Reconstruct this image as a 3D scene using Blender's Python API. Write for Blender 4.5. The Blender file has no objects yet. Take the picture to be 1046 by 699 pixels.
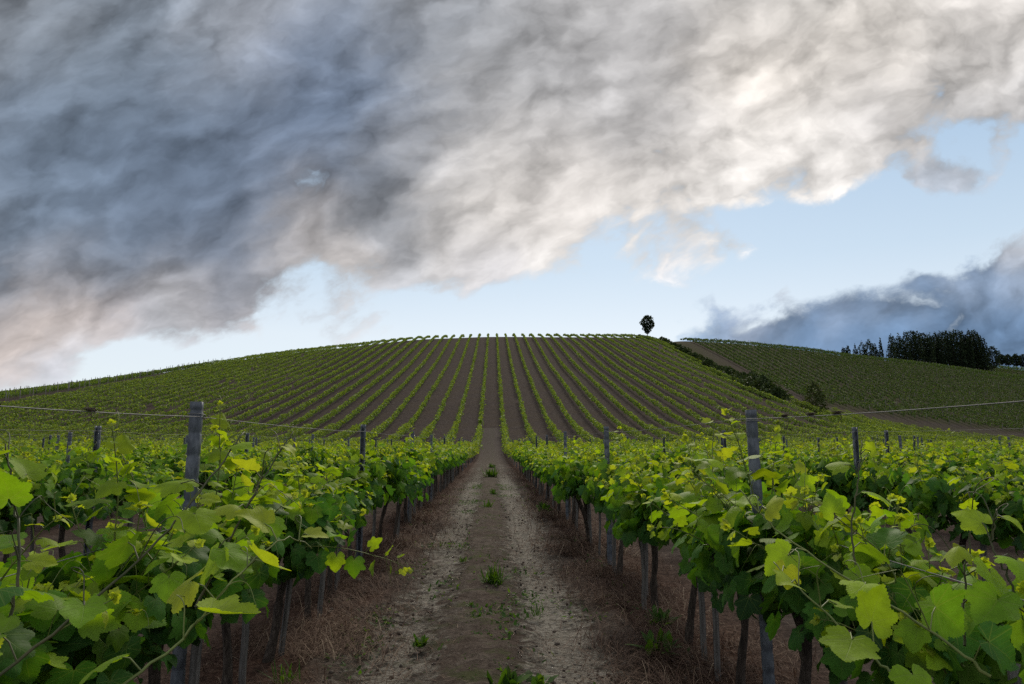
import bpy, math
import numpy as np
from mathutils import Vector, Matrix
from mathutils.geometry import delaunay_2d_cdt

R = math.radians
SC = bpy.context.scene
COL = SC.collection
rng = np.random.default_rng(11)

# ------------------------------------------------------------------ camera
CAMX, CAMZ = 0.04, 1.28
PITCH, YAW = R(8.33), R(1.64)
cam_d = bpy.data.cameras.new("camera")
cam_d.sensor_width = 36.0
cam_d.lens = 24.09
cam_d.clip_start = 0.05
cam_d.clip_end = 20000
cam = bpy.data.objects.new("camera", cam_d)
COL.objects.link(cam)
cam.location = (CAMX, 0, CAMZ)
cam.rotation_euler = (R(90) + PITCH, 0, -YAW)
SC.camera = cam

SC.view_settings.view_transform = 'Standard'
SC.view_settings.look = 'None'
SC.view_settings.exposure = 0.0
SC.view_settings.gamma = 1.0
SC.view_settings.use_curve_mapping = False
SC.render.engine = 'CYCLES'
SC.cycles.max_bounces = 6
SC.cycles.diffuse_bounces = 3
SC.cycles.glossy_bounces = 2
SC.cycles.transmission_bounces = 4
SC.cycles.transparent_max_bounces = 4
SC.cycles.caustics_reflective = False
SC.cycles.caustics_refractive = False
SC.cycles.use_denoising = False

SUN_EL, SUN_AZ = R(36), R(10)       # azimuth measured from +y towards +x


def pdir(u, v):
    """direction of a photograph pixel (1046 x 699), world axes"""
    x, y = (u - 523) / 700.0, (349.5 - v) / 700.0
    dy = math.cos(PITCH) - y * math.sin(PITCH)
    dz = math.sin(PITCH) + y * math.cos(PITCH)
    dx = x * math.cos(YAW) + dy * math.sin(YAW)
    dy = dy * math.cos(YAW) - x * math.sin(YAW)
    return dx, dy, dz


# ------------------------------------------------------------------ node helper
class NT:
    def __init__(s, tree):
        s.t = tree
        tree.nodes.clear()

    def n(s, kind, props=None, **ins):
        nd = s.t.nodes.new(kind)
        for k, v in (props or {}).items():
            setattr(nd, k, v)
        for k, v in ins.items():
            key = int(k[1:]) if k[0] == 'i' and k[1:].isdigit() else k.replace('_', ' ')
            s.put(nd.inputs[key], v)
        return nd

    def put(s, sock, v):
        if isinstance(v, bpy.types.NodeSocket):
            s.t.links.new(v, sock)
        elif v is not None:
            sock.default_value = v

    def m(s, op, a, b=None, c=None, clamp=False):
        nd = s.t.nodes.new('ShaderNodeMath')
        nd.operation = op
        nd.use_clamp = clamp
        for i, v in enumerate((a, b, c)):
            if v is not None:
                s.put(nd.inputs[i], v)
        return nd.outputs[0]

    def vm(s, op, a, b=None, scale=None):
        nd = s.t.nodes.new('ShaderNodeVectorMath')
        nd.operation = op
        s.put(nd.inputs[0], a)
        if b is not None:
            s.put(nd.inputs[1], b)
        if scale is not None:
            s.put(nd.inputs['Scale'], scale)
        return nd.outputs['Value'] if op in ('LENGTH', 'DISTANCE', 'DOT_PRODUCT') else nd.outputs[0]

    def noise(s, vec, scale, detail=4, rough=0.55, dist=0.0, color=False):
        nd = s.n('ShaderNodeTexNoise')
        if vec is not None:
            s.put(nd.inputs['Vector'], vec)
        nd.inputs['Scale'].default_value = scale
        nd.inputs['Detail'].default_value = detail
        nd.inputs['Roughness'].default_value = rough
        nd.inputs['Distortion'].default_value = dist
        return nd.outputs['Color' if color else 'Fac']

    def ramp(s, fac, stops, interp='LINEAR'):
        nd = s.n('ShaderNodeValToRGB')
        cr = nd.color_ramp
        cr.interpolation = interp
        while len(cr.elements) < len(stops):
            cr.elements.new(0.5)
        for el, (p, c) in zip(cr.elements, stops):
            el.position = p
            el.color = c if len(c) == 4 else (*c, 1)
        s.put(nd.inputs['Fac'], fac)
        return nd.outputs['Color']

    def mix(s, fac, a, b, blend='MIX'):
        nd = s.t.nodes.new('ShaderNodeMix')
        nd.data_type = 'RGBA'
        nd.blend_type = blend
        s.put(nd.inputs[0], fac)
        s.put(nd.inputs[6], a if isinstance(a, bpy.types.NodeSocket) else (*a[:3], 1))
        s.put(nd.inputs[7], b if isinstance(b, bpy.types.NodeSocket) else (*b[:3], 1))
        return nd.outputs[2]

    def mapr(s, v, a, b, c=0.0, d=1.0, smooth=True):
        nd = s.t.nodes.new('ShaderNodeMapRange')
        nd.interpolation_type = 'SMOOTHSTEP' if smooth else 'LINEAR'
        s.put(nd.inputs[0], v)
        for i, q in enumerate((a, b, c, d)):
            s.put(nd.inputs[i + 1], q)
        return nd.outputs[0]

    def attr(s, name):
        return s.n('ShaderNodeAttribute', {'attribute_name': name}).outputs['Fac']


def s2l(c):
    c = c / 255.0
    return c / 12.92 if c <= 0.04045 else ((c + 0.055) / 1.055) ** 2.4


# ------------------------------------------------------------------ world: evening sky with a broken cloud deck
def build_world():
    w = bpy.data.worlds.new("World")
    SC.world = w
    w.use_nodes = True
    t = NT(w.node_tree)
    out = t.n('ShaderNodeOutputWorld')
    d = t.n('ShaderNodeTexCoord').outputs['Generated']
    sep = t.n('ShaderNodeSeparateXYZ', i0=d)
    dx, dy, dz = sep.outputs
    # clear air
    sky = t.n('ShaderNodeTexSky', {'sky_type': 'NISHITA'})
    sky.sun_disc = False
    sky.sun_elevation = SUN_EL
    sky.sun_rotation = SUN_AZ
    sky.altitude = 250
    sky.air_density = 1.0
    sky.dust_density = 0.6
    sky.ozone_density = 1.6
    clear = t.vm('SCALE', sky.outputs[0], scale=0.10)
    # the cloud deck is flat: coordinates on a plane overhead, so that it foreshortens towards the horizon
    zz = t.m('ADD', t.m('MAXIMUM', dz, 0.0), 0.10)
    plane = t.n('ShaderNodeCombineXYZ', i0=t.m('DIVIDE', dx, zz), i1=t.m('DIVIDE', dy, zz), i2=0.0).outputs[0]
    yy = t.m('MAXIMUM', dy, 0.22)
    tan = t.n('ShaderNodeCombineXYZ', i0=t.m('DIVIDE', dx, yy), i1=t.m('DIVIDE', dz, yy), i2=0.0).outputs[0]
    # stretched coordinates: the deck's streaks run from low left to high right
    rot = t.n('ShaderNodeMapping', {'vector_type': 'TEXTURE'})
    t.put(rot.inputs['Vector'], tan)
    rot.inputs['Rotation'].default_value = (0, 0, R(20))
    rot.inputs['Scale'].default_value = (1.5, 1, 1)
    streak = rot.outputs[0]
    n1 = t.noise(streak, 3.6, 3, 0.50, 0.0, color=True)
    n2 = t.noise(streak, 10.0, 6, 0.58, 0.0, color=True)
    warp = t.vm('ADD', t.vm('SCALE', t.vm('SUBTRACT', n1, (0.5, 0.5, 0.5)), scale=0.15),
                t.vm('SCALE', t.vm('SUBTRACT', n2, (0.5, 0.5, 0.5)), scale=0.13))
    warp = t.vm('MULTIPLY', warp, (1.2, 0.8, 0))
    q = t.vm('ADD', tan, warp)

    # (photograph u, v, sRGB of the cloud, cover)
    P = SKY_POINTS
    ksum = None
    csum = None
    wsum = None
    wc = None
    for (u, v, col, cov, sg) in P:
        x, y, z = pdir(u, v)
        c = (x / y, z / y, 0)
        dd = t.vm('DISTANCE', q, c)
        wgt = t.m('POWER', 2.718, t.m('MULTIPLY', t.m('MULTIPLY', dd, dd), -1.0 / (2 * sg * sg)))
        if cov >= 0.35:
            cl = tuple(s2l(k) for k in col)
            cs = t.vm('SCALE', cl, scale=wgt)
            csum = cs if csum is None else t.vm('ADD', csum, cs)
            wc = wgt if wc is None else t.m('ADD', wc, wgt)
        wsum = wgt if wsum is None else t.m('ADD', wsum, wgt)
        if cov > 0:
            ks = t.m('MULTIPLY', wgt, cov)
            ksum = ks if ksum is None else t.m('ADD', ksum, ks)
    # a faint even share keeps far directions defined: unseen pale cloud, brightened as fill light
    base = 0.004
    csum = t.vm('ADD', csum, tuple(base * s2l(k) for k in (206, 209, 214)))
    wsum = t.m('ADD', wsum, base)
    ksum = t.m('ADD', ksum, base * 1.0)
    inv = t.m('DIVIDE', 1.0, wsum)
    ccol = t.vm('SCALE', csum, scale=t.m('DIVIDE', 1.0, t.m('ADD', wc, base)))
    cover = t.m('MULTIPLY', ksum, inv)
    # billows: brightness inside the cloud and ragged cover at its edge; lit from low on the right
    def billow(vec, d1, d2):
        b1 = t.noise(vec, 5.0, d1, 0.56, 0.0)
        b2 = t.noise(vec, 14.0, d2, 0.60, 0.0)
        # rounded heads: cells with soft rims, as in a broken stratocumulus deck
        v = t.n('ShaderNodeTexVoronoi', {'feature': 'SMOOTH_F1', 'voronoi_dimensions': '2D'}, Scale=9.0)
        v.inputs['Smoothness'].default_value = 0.55
        v.inputs['Detail'].default_value = 2.0
        v.inputs['Roughness'].default_value = 0.55
        t.put(v.inputs['Vector'], vec)
        cell = t.m('SUBTRACT', 0.95, t.m('MULTIPLY', v.outputs['Distance'], 0.95))
        return t.m('ADD', t.m('ADD', t.m('MULTIPLY', b1, 0.52), t.m('MULTIPLY', b2, 0.30)), t.m('MULTIPLY', cell, 0.18))
    curl = t.vm('SUBTRACT', t.noise(streak, 5.0, 5, 0.6, 0.0, color=True), (0.5, 0.5, 0.5))
    wisp = t.vm('ADD', streak, t.vm('SCALE', curl, scale=0.13))
    bill = billow(wisp, 10, 9)
    soft = billow(wisp, 5, 4)
    soft2 = billow(t.vm('ADD', wisp, (0.010, -0.026, 0.0)), 5, 4)
    b3 = t.noise(plane, 0.55, 9, 0.55, 0.3)
    lum = t.mapr(t.m('ADD', t.m('MULTIPLY', bill, 0.65), t.m('MULTIPLY', b3, 0.35)), 0.36, 0.64, 0.74, 1.34, smooth=False)
    lum = t.m('ADD', lum, t.m('MULTIPLY', t.m('SUBTRACT', soft, soft2), 2.2))
    cloud = t.vm('SCALE', ccol, scale=t.m('MAXIMUM', lum, 0.3))
    alpha = t.mapr(t.m('ADD', cover, t.m('MULTIPLY', t.m('SUBTRACT', bill, 0.475), 2.5)), 0.34, 0.64)
    # a thin bright veil lies over the open blue
    L = lambda *c: tuple(s2l(k) for k in c)
    air = t.ramp(t.m('MAXIMUM', dz, 0.0), [(0.0, L(236, 244, 251)), (0.15, L(234, 243, 250)), (0.25, L(208, 227, 242)), (0.38, L(184, 210, 234)), (0.7, L(140, 176, 214))])
    veil = t.mix(0.80, clear, air)
    mixed = t.mix(alpha, veil, cloud)
    bg = t.n('ShaderNodeBackground', Strength=1.0)
    t.put(bg.inputs['Color'], mixed)
    # nothing shines from below the horizon but dim earth
    low = t.mapr(dz, -0.08, -0.01, 0.0, 1.0)
    t.put(bg.inputs['Strength'], t.m('ADD', t.m('MULTIPLY', low, 0.9), 0.1))
    t.put(out.inputs[0], bg.outputs[0])
    w.cycles.sampling_method = 'MANUAL'
    w.cycles.sample_map_resolution = 512


S1, S2, S3, S4 = 0.10, 0.07, 0.045, 0.028
GB = (104, 116, 134)
SKY_POINTS = [
    # dark mass, upper left
    (30, 20, (140, 146, 154), 1, S1), (140, 40, (122, 136, 152), 1, S1), (250, 45, (176, 178, 184), 1, S2),
    (330, 90, (92, 116, 148), 1, S1), (60, 130, (110, 127, 148), 1, S1), (180, 170, (102, 117, 138), 1, S1),
    (300, 170, (118, 130, 148), 1, S2), (60, 230, (116, 130, 148), 1, S1), (160, 235, (106, 119, 138), 1, S2),
    (250, 260, (124, 132, 146), 1, S2), (420, 150, (150, 154, 162), 1, S2), (440, 50, (150, 153, 158), 1, S1),
    (380, 215, (124, 130, 138), 1, S3), (420, 235, (120, 124, 132), 1, S3),
    # lit streaks
    (310, 216, (226, 216, 208), 1, S3), (520, 150, (214, 210, 207), 1, S2), (600, 190, (224, 218, 213), 1, S2),
    (500, 212, (236, 230, 224), 1, S2), (680, 205, (234, 229, 224), 1, S2), (740, 222, (240, 236, 232), .95, S3), (640, 235, (238, 234, 230), .9, S4), (580, 275, (226, 224, 222), .7, S4),
    (560, 245, (212, 208, 205), 1, S3), (450, 265, (204, 200, 197), 1, S3), (340, 286, (224, 216, 210), 1, S3),
    (560, 60, (172, 172, 174), 1, S1), (650, 30, (178, 176, 176), 1, S1), (640, 110, (186, 184, 184), 1, S2),
    (760, 75, (240, 231, 221), 1, S2), (850, 60, (226, 219, 211), 1, S2), (930, 40, (236, 229, 221), 1, S2),
    (1030, 20, (224, 218, 212), 1, S2), (720, 145, (232, 227, 222), 1, S2), (820, 140, (228, 224, 220), 1, S2),
    (900, 115, (196, 193, 192), 1, S2), (990, 90, (176, 176, 178), 1, S2), (830, 172, (238, 234, 230), .9, S3),
    (770, 20, (196, 192, 188), 1, S2), (1000, 60, (208, 203, 198), 1, S3),
    # low left layers
    (60, 296, (160, 160, 166), 1, S3), (150, 306, (206, 200, 198), 1, S3), (240, 312, (178, 178, 184), 1, S3),
    (30, 336, (206, 192, 184), 1, S4), (90, 346, (200, 190, 188), 1, S4), (150, 336, (176, 180, 188), .9, S4), (20, 352, (222, 208, 200), .8, S4), (80, 350, (226, 212, 204), .8, S4),
    (70, 366, (196, 204, 214), .5, S4), (30, 384, (190, 204, 218), .3, S4), (130, 360, (214, 216, 222), .7, S4), (190, 340, (208, 210, 216), .6, S4),
    (120, 385, (206, 220, 232), .15, S4), (220, 356, (214, 226, 238), .15, S4), (270, 342, (236, 228, 226), .5, S4), (60, 410, (190, 206, 222), .2, S3),
    (170, 378, (208, 222, 236), .0, S3), (50, 382, (204, 206, 214), .85, S4), (110, 400, (205, 219, 234), .1, S3), (225, 385, (216, 228, 240), .1, S3),
    (20, 322, (190, 184, 184), 1, S4), (60, 330, (226, 212, 204), 1, S4), (200, 318, (200, 196, 198), 1, S4), (110, 322, (160, 160, 168), 1, S4),
    (715, 342, (150, 176, 206), .85, S4), (765, 338, (132, 156, 188), 1, S4), (690, 350, (160, 186, 214), .8, S4),
    (400, 298, (186, 190, 198), .75, S3), (330, 312, (190, 196, 206), .6, S4), (500, 282, (200, 200, 206), .85, S3),
    (800, 350, (118, 142, 172), 1, S3), (730, 326, (150, 170, 198), .7, S4), (690, 330, (190, 210, 232), .35, S4),
    # clear air
    (290, 345, (214, 228, 242), 0.25, S3), (370, 330, (226, 238, 249), 0.1, S2), (480, 325, (230, 241, 251), 0.0, S2),
    (580, 318, (228, 240, 251), 0.0, S2), (630, 268, (214, 230, 246), 0.0, S3), (700, 292, (204, 224, 244), 0.0, S2),
    (690, 260, (238, 236, 238), 0.6, S4), (780, 262, (196, 220, 243), 0.0, S3), (860, 240, (192, 216, 240), 0.0, S2),
    (930, 210, (190, 214, 240), 0.0, S2), (1000, 160, (196, 217, 240), 0.0, S2), (1040, 200, (190, 214, 238), 0.0, S2),
    (952, 184, (176, 186, 200), 1.5, S4), (985, 188, (186, 194, 206), 1.4, S4), (808, 278, (240, 234, 230), 0.9, S4), (830, 300, (200, 220, 240), 0.0, S4), (900, 290, (200, 220, 240), 0.0, S4), (770, 305, (200, 220, 240), 0.0, S4), (980, 275, (200, 220, 240), 0.0, S4), (1034, 248, (216, 220, 228), 1.1, S4),
    (860, 272, (198, 218, 240), 0.0, S3), (930, 256, (194, 214, 238), 0.0, S3), (990, 240, (192, 212, 236), 0.0, S3),
    (660, 318, (226, 238, 249), 0.0, S4), (750, 296, (208, 224, 242), 0.1, S4), (640, 340, (228, 238, 248), 0.0, S3), (540, 345, (230, 241, 251), 0.0, S3),
    # blue bank, low right: bright upper rim, dull body
    (1040, 304, (190, 202, 220), .8, S4), (985, 306, (196, 208, 226), .7, S4), (925, 308, (196, 208, 226), .7, S4), (870, 318, (186, 200, 222), .7, S4),
    (1030, 325, (112, 140, 174), 1, S3), (970, 331, (112, 140, 174), 1, S3), (910, 335, (112, 140, 174), 1, S3), (850, 341, (112, 140, 174), 1, S3),
    (795, 347, (128, 151, 181), .9, S4), (760, 335, (196, 198, 206), .55, S4), (735, 325, (150, 166, 190), .55, S4), (740, 349, (138, 164, 196), .8, S4),
    (700, 344, (160, 184, 212), .6, S4),
    (1030, 345, (106, 133, 166), 1, S2), (950, 350, (106, 133, 166), 1, S2), (860, 352, (106, 133, 166), 1, S2),
    # overhead and behind the photographer: unseen cloud, brightness set for fill light
    (300, -250, (190, 195, 204), 1, 0.25), (800, -250, (218, 216, 212), 1, 0.25), (-350, 100, (150, 158, 170), 1, 0.25),
    (1400, 100, (200, 206, 216), 1, 0.25), (-350, 330, (160, 166, 176), 1, 0.2), (1350, 330, (110, 128, 152), 1, 0.2),
]

build_world()

sun_d = bpy.data.lights.new("sun", 'SUN')
sun_d.energy = 2.2
sun_d.angle = R(16)
sun_d.color = (1.0, 0.90, 0.76)
sun = bpy.data.objects.new("sun", sun_d)
COL.objects.link(sun)
sdir = Vector((math.sin(SUN_AZ) * math.cos(SUN_EL), math.cos(SUN_AZ) * math.cos(SUN_EL), math.sin(SUN_EL)))
sun.rotation_euler = sdir.to_track_quat('Z', 'Y').to_euler()


# ------------------------------------------------------------------ numpy noise
def vnoise(x, y, seed=0):
    xi, yi = np.floor(x).astype(np.int64), np.floor(y).astype(np.int64)
    xf, yf = x - xi, y - yi
    xf, yf = xf * xf * (3 - 2 * xf), yf * yf * (3 - 2 * yf)

    def h(a, b):
        n = (a * 374761393 + b * 668265263 + seed * 1442695041) & 0x7fffffff
        n = ((n ^ (n >> 13)) * 1274126177) & 0x7fffffff
        n = ((n ^ (n >> 16)) * 974634599) & 0x7fffffff
        return (n & 0xffff) / 65535.0
    a, b, c, d = h(xi, yi), h(xi + 1, yi), h(xi, yi + 1), h(xi + 1, yi + 1)
    return (a * (1 - xf) + b * xf) * (1 - yf) + (c * (1 - xf) + d * xf) * yf


def fbm(x, y, oct=4, seed=0, gain=0.5):
    s, a, tot = 0.0, 1.0, 0.0
    for i in range(oct):
        s = s + a * (vnoise(x, y, seed + i * 17) - 0.5)
        tot += a
        a *= gain
        x, y = x * 2.03 + 5.1, y * 2.03 + 1.7
    return s / tot


# ------------------------------------------------------------------ terrain
SPACING = 2.6


def _smooth_table(xs, ys, lo, hi, step, width):
    g = np.arange(lo, hi + step, step)
    v = np.interp(g, xs, ys)
    k = int(width / step)
    ker = np.hanning(2 * k + 3)
    ker /= ker.sum()
    v = np.convolve(np.pad(v, k + 1, mode='edge'), ker, 'valid')
    return g, v


PROF = _smooth_table([-100, 54, 62, 69, 81, 110, 139, 180, 200, 214, 224, 240, 300, 420, 600],
                     [0, 0, 0.5, 1.2, 3.1, 9.3, 15.9, 26.2, 31.0, 33.2, 33.2, 31.5, 22, 8, 0], -100, 700, 1.0, 9)
RIDGE = _smooth_table([-600, -250, -200, -149, -129, -110, -90, -76, -60, -22, 0, 48, 55, 79, 104, 119, 152, 194, 300, 600],
                      [1, 1.2, 2.8, 8.9, 14.2, 17.9, 22.7, 25.8, 28.2, 32.7, 33.6, 33.4, 33.0, 32.5, 31.5, 30.4, 28.8, 25.8, 14, 5],
                      -600, 600, 1.0, 8)
BASE0 = _smooth_table([-600, 42, 50, 65, 80, 108, 150, 250, 600], [58, 58, 72, 95, 108, 124, 146, 170, 200], -600, 600, 1.0, 5)
CREST = _smooth_table([-600, 44, 79, 104, 119, 152, 194, 300, 600], [207, 207, 215, 222, 228, 238, 250, 270, 300], -600, 600, 1.0, 8)


def height(x, y):
    x = np.asarray(x, float)
    y = np.asarray(y, float)
    r = np.interp(x, *RIDGE)
    y0 = np.interp(x, *BASE0)
    y1 = np.interp(x, *CREST)
    yp = 58 + (y - y0) * 149.0 / (y1 - y0)
    z = r / 32.4 * np.interp(yp, *PROF)
    z = z - 1.3 * np.exp(-((x - 53) / 4.5) ** 2) * np.clip((y - 75) / 20, 0, 1) * np.clip((260 - y) / 40, 0, 1)
    # farther rise that carries the cypress wood
    far = 40.0 * np.exp(-((x - 235) / 120) ** 2 - ((y - 345) / 75) ** 2)
    z = np.maximum(z, 0) + np.log1p(np.exp(np.clip((far - z) * 0.8, -30, 30))) / 0.8 * (far > 0.4)
    # gentle unevenness
    z = z + 0.5 * fbm(x / 38, y / 38, 3, 3) * np.clip((y - 60) / 40, 0, 1)
    return z


# ------------------------------------------------------------------ mesh helper
def add_mesh(name, V, faces, mat, parent=None, attrs=None, smooth=True, loc=None):
    """faces: list of (n_faces, k) int arrays"""
    me = bpy.data.meshes.new(name)
    faces = [np.asarray(f, np.int32) for f in faces if len(f)]
    V = np.asarray(V, np.float32)
    me.vertices.add(len(V))
    me.vertices.foreach_set('co', V.ravel())
    lv = np.concatenate([f.ravel() for f in faces])
    tot = np.concatenate([np.full(len(f), f.shape[1], np.int32) for f in faces])
    st = np.concatenate([[0], np.cumsum(tot)[:-1]]).astype(np.int32)
    me.loops.add(len(lv))
    me.loops.foreach_set('vertex_index', lv)
    me.polygons.add(len(tot))
    me.polygons.foreach_set('loop_start', st)
    if smooth:
        me.polygons.foreach_set('use_smooth', np.ones(len(tot), bool))
    for k, a in (attrs or {}).items():
        at = me.attributes.new(k, 'FLOAT', 'POINT')
        at.data.foreach_set('value', np.asarray(a, np.float32))
    me.update(calc_edges=True)
    me.validate()
    if mat is not None:
        me.materials.append(mat)
    ob = bpy.data.objects.new(name, me)
    COL.objects.link(ob)
    if parent is not None:
        ob.parent = parent
    if loc is not None:
        ob.location = loc
    return ob


def tag(o, label=None, cat=None, group=None, kind=None):
    if label:
        o['label'] = label
    if cat:
        o['category'] = cat
    if group:
        o['group'] = group
    if kind:
        o['kind'] = kind
    return o


def empty(name, loc, rz=0.0, s=1.0):
    o = bpy.data.objects.new(name, None)
    o.empty_display_size = 0.1
    o.location = loc
    o.rotation_euler = (0, 0, rz)
    o.scale = (s, s, s)
    COL.objects.link(o)
    return o


class Tubes:
    """collects tapered tubes in one mesh"""

    def __init__(s):
        s.V, s.F, s.n = [], [], 0
        s.A = []

    def add(s, pts, rad, sides=6, lump=0.0, cap=True, a=0.0):
        P = np.asarray(pts, float)
        n = len(P)
        rad = np.broadcast_to(np.asarray(rad, float), (n,))
        T = np.gradient(P, axis=0)
        T /= np.linalg.norm(T, axis=1)[:, None] + 1e-9
        up = np.array([0.13, 0.31, 0.94]) if abs(T[0, 2]) < 0.9 else np.array([0.94, 0.3, 0.1])
        A = np.cross(T, up)
        A /= np.linalg.norm(A, axis=1)[:, None] + 1e-9
        B = np.cross(T, A)
        th = np.linspace(0, 2 * np.pi, sides, endpoint=False)
        rr = rad[:, None] * (1 + lump * rng.normal(size=(n, sides)))
        V = P[:, None] + rr[..., None] * (np.cos(th)[None, :, None] * A[:, None] + np.sin(th)[None, :, None] * B[:, None])
        V = V.reshape(-1, 3)
        i = np.arange(n - 1)[:, None] * sides
        j = np.arange(sides)[None]
        k = (j + 1) % sides
        F = np.stack([i + j, i + k, i + sides + k, i + sides + j], -1).reshape(-1, 4) + s.n
        s.V.append(V)
        s.F.append(F)
        s.n += len(V)
        if cap:
            s.V.append(P[-1:] + T[-1:] * rad[-1] * 0.6)
            q = np.arange(sides) + s.n - sides
            tri = np.stack([q, np.roll(q, -1), np.full(sides, s.n), np.full(sides, s.n)], -1)
            s.F.append(tri)
            s.n += 1
        return s

    def build(s, name, mat, parent=None, loc=None):
        F = np.concatenate(s.F)
        deg = F[:, 2] == F[:, 3]
        return add_mesh(name, np.concatenate(s.V), [F[~deg], F[deg][:, :3]], mat, parent, loc=loc)


# ------------------------------------------------------------------ materials
def new_mat(name):
    m = bpy.data.materials.new(name)
    m.use_nodes = True
    t = NT(m.node_tree)
    out = t.n('ShaderNodeOutputMaterial')
    return m, t, out


def mat_leaf(name, ramp, trans=0.50, tcol=(1.45, 1.35, 0.25), rough=0.55, veins=True, spec=0.14):
    m, t, out = new_mat(name)
    age = t.attr('age')
    tone = t.attr('tone')
    rnd = t.n('ShaderNodeObjectInfo').outputs['Random']
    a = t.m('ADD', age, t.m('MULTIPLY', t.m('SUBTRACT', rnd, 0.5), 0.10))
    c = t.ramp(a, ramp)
    pos = t.n('ShaderNodeTexCoord').outputs['Object']
    mott = t.noise(pos, 38.0, 3, 0.6)
    c = t.vm('SCALE', c, scale=t.m('MULTIPLY', t.mapr(tone, 0, 1, 0.62, 1.38, False), t.mapr(mott, 0.3, 0.7, 0.86, 1.14, False)))
    bump = None
    if veins:
        lx, ly = t.m('ABSOLUTE', t.attr('lx')), t.attr('ly')
        vf = None
        for (ex, ey) in ((0.0, 1.0), (0.69, 0.46), (0.63, 0.02), (0.30, -0.27)):
            L = math.hypot(ex, ey)
            ex, ey = ex / L, ey / L
            along = t.m('ADD', t.m('MULTIPLY', lx, ex), t.m('MULTIPLY', ly, ey))
            across = t.m('ABSOLUTE', t.m('SUBTRACT', t.m('MULTIPLY', lx, ey), t.m('MULTIPLY', ly, ex)))
            w = t.mapr(along, 0.0, 0.95, 0.022, 0.006, False)
            k = t.m('MULTIPLY', t.mapr(t.m('DIVIDE', across, w), 0.45, 1.3, 1.0, 0.0), t.mapr(along, -0.01, 0.02))
            vf = k if vf is None else t.m('MAXIMUM', vf, k)
        side = t.m('FRACT', t.m('MULTIPLY', t.m('SUBTRACT', ly, t.m('MULTIPLY', lx, 0.75)), 7.0))
        side = t.mapr(t.m('ABSOLUTE', t.m('SUBTRACT', side, 0.5)), 0.0, 0.09, 0.55, 0.0)
        vf = t.m('MAXIMUM', vf, side)
        c = t.mix(t.m('MULTIPLY', vf, 0.34), c, (0.22, 0.30, 0.08))
        bn = t.n('ShaderNodeBump', Strength=0.45, Distance=0.002)
        h = t.m('ADD', t.m('MULTIPLY', vf, -0.6), t.noise(pos, 90.0, 2, 0.5))
        t.put(bn.inputs['Height'], h)
        bump = bn.outputs[0]
    geo = t.n('ShaderNodeNewGeometry')
    under = t.mix(0.35, c, (0.13, 0.19, 0.07))
    cc = t.mix(geo.outputs['Backfacing'], c, under)
    p = t.n('ShaderNodeBsdfPrincipled', Roughness=rough)
    p.inputs['Specular IOR Level'].default_value = spec
    t.put(p.inputs['Base Color'], cc)
    tr = t.n('ShaderNodeBsdfTranslucent')
    t.put(tr.inputs['Color'], t.vm('MULTIPLY', c, tcol))
    if bump is not None:
        t.put(p.inputs['Normal'], bump)
    mx = t.n('ShaderNodeMixShader', Fac=trans)
    t.put(mx.inputs[1], p.outputs[0])
    t.put(mx.inputs[2], tr.outputs[0])
    t.put(out.inputs[0], mx.outputs[0])
    return m


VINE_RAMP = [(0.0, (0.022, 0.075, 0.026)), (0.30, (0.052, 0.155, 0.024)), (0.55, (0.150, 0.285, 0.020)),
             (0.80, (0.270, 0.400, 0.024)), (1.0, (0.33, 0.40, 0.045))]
M_LEAF = mat_leaf('vine_leaf', VINE_RAMP)
M_FARLEAF = mat_leaf('far_vine_leaf', [(0.0, (0.045, 0.09, 0.022)), (0.5, (0.135, 0.215, 0.046)), (1.0, (0.27, 0.34, 0.065))],
                     trans=0.35, veins=False, rough=0.6)
M_SHADEFIELD = mat_leaf('shaded_field_leaf', [(0.0, (0.028, 0.062, 0.018)), (0.5, (0.065, 0.115, 0.028)), (1.0, (0.13, 0.18, 0.04))],  # cloud shadow on the right field, put into darker leaf colours
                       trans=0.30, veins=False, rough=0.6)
M_SHRUB = mat_leaf('shrub_leaf', [(0.0, (0.016, 0.030, 0.012)), (0.5, (0.032, 0.055, 0.018)), (1.0, (0.070, 0.085, 0.028))],
                   trans=0.2, veins=False, rough=0.6)
M_CYPRESS = mat_leaf('cypress_needles', [(0.0, (0.008, 0.016, 0.010)), (0.5, (0.014, 0.026, 0.014)), (1.0, (0.026, 0.040, 0.018))],
                     trans=0.08, veins=False, rough=0.7, spec=0.1)
M_OLIVE = mat_leaf('olive_leaf', [(0.0, (0.025, 0.034, 0.022)), (0.5, (0.045, 0.056, 0.036)), (1.0, (0.075, 0.088, 0.055))],
                   trans=0.12, veins=False, rough=0.6)
M_WEED = mat_leaf('weed_leaf', [(0.0, (0.02, 0.06, 0.015)), (0.5, (0.045, 0.11, 0.02)), (1.0, (0.10, 0.17, 0.03))], veins=False)


def mat_dry():
    m, t, out = new_mat('dry_grass')
    c = t.ramp(t.attr('age'), [(0.0, (0.048, 0.027, 0.020)), (0.45, (0.118, 0.072, 0.052)), (0.8, (0.22, 0.150, 0.108)), (1.0, (0.32, 0.25, 0.18))])
    p = t.n('ShaderNodeBsdfPrincipled', Roughness=0.8)
    p.inputs['Specular IOR Level'].default_value = 0.15
    t.put(p.inputs['Base Color'], c)
    tr = t.n('ShaderNodeBsdfTranslucent')
    t.put(tr.inputs[0], c)
    mx = t.n('ShaderNodeMixShader', Fac=0.2)
    t.put(mx.inputs[1], p.outputs[0])
    t.put(mx.inputs[2], tr.outputs[0])
    t.put(out.inputs[0], mx.outputs[0])
    return m


M_DRY = mat_dry()


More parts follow.
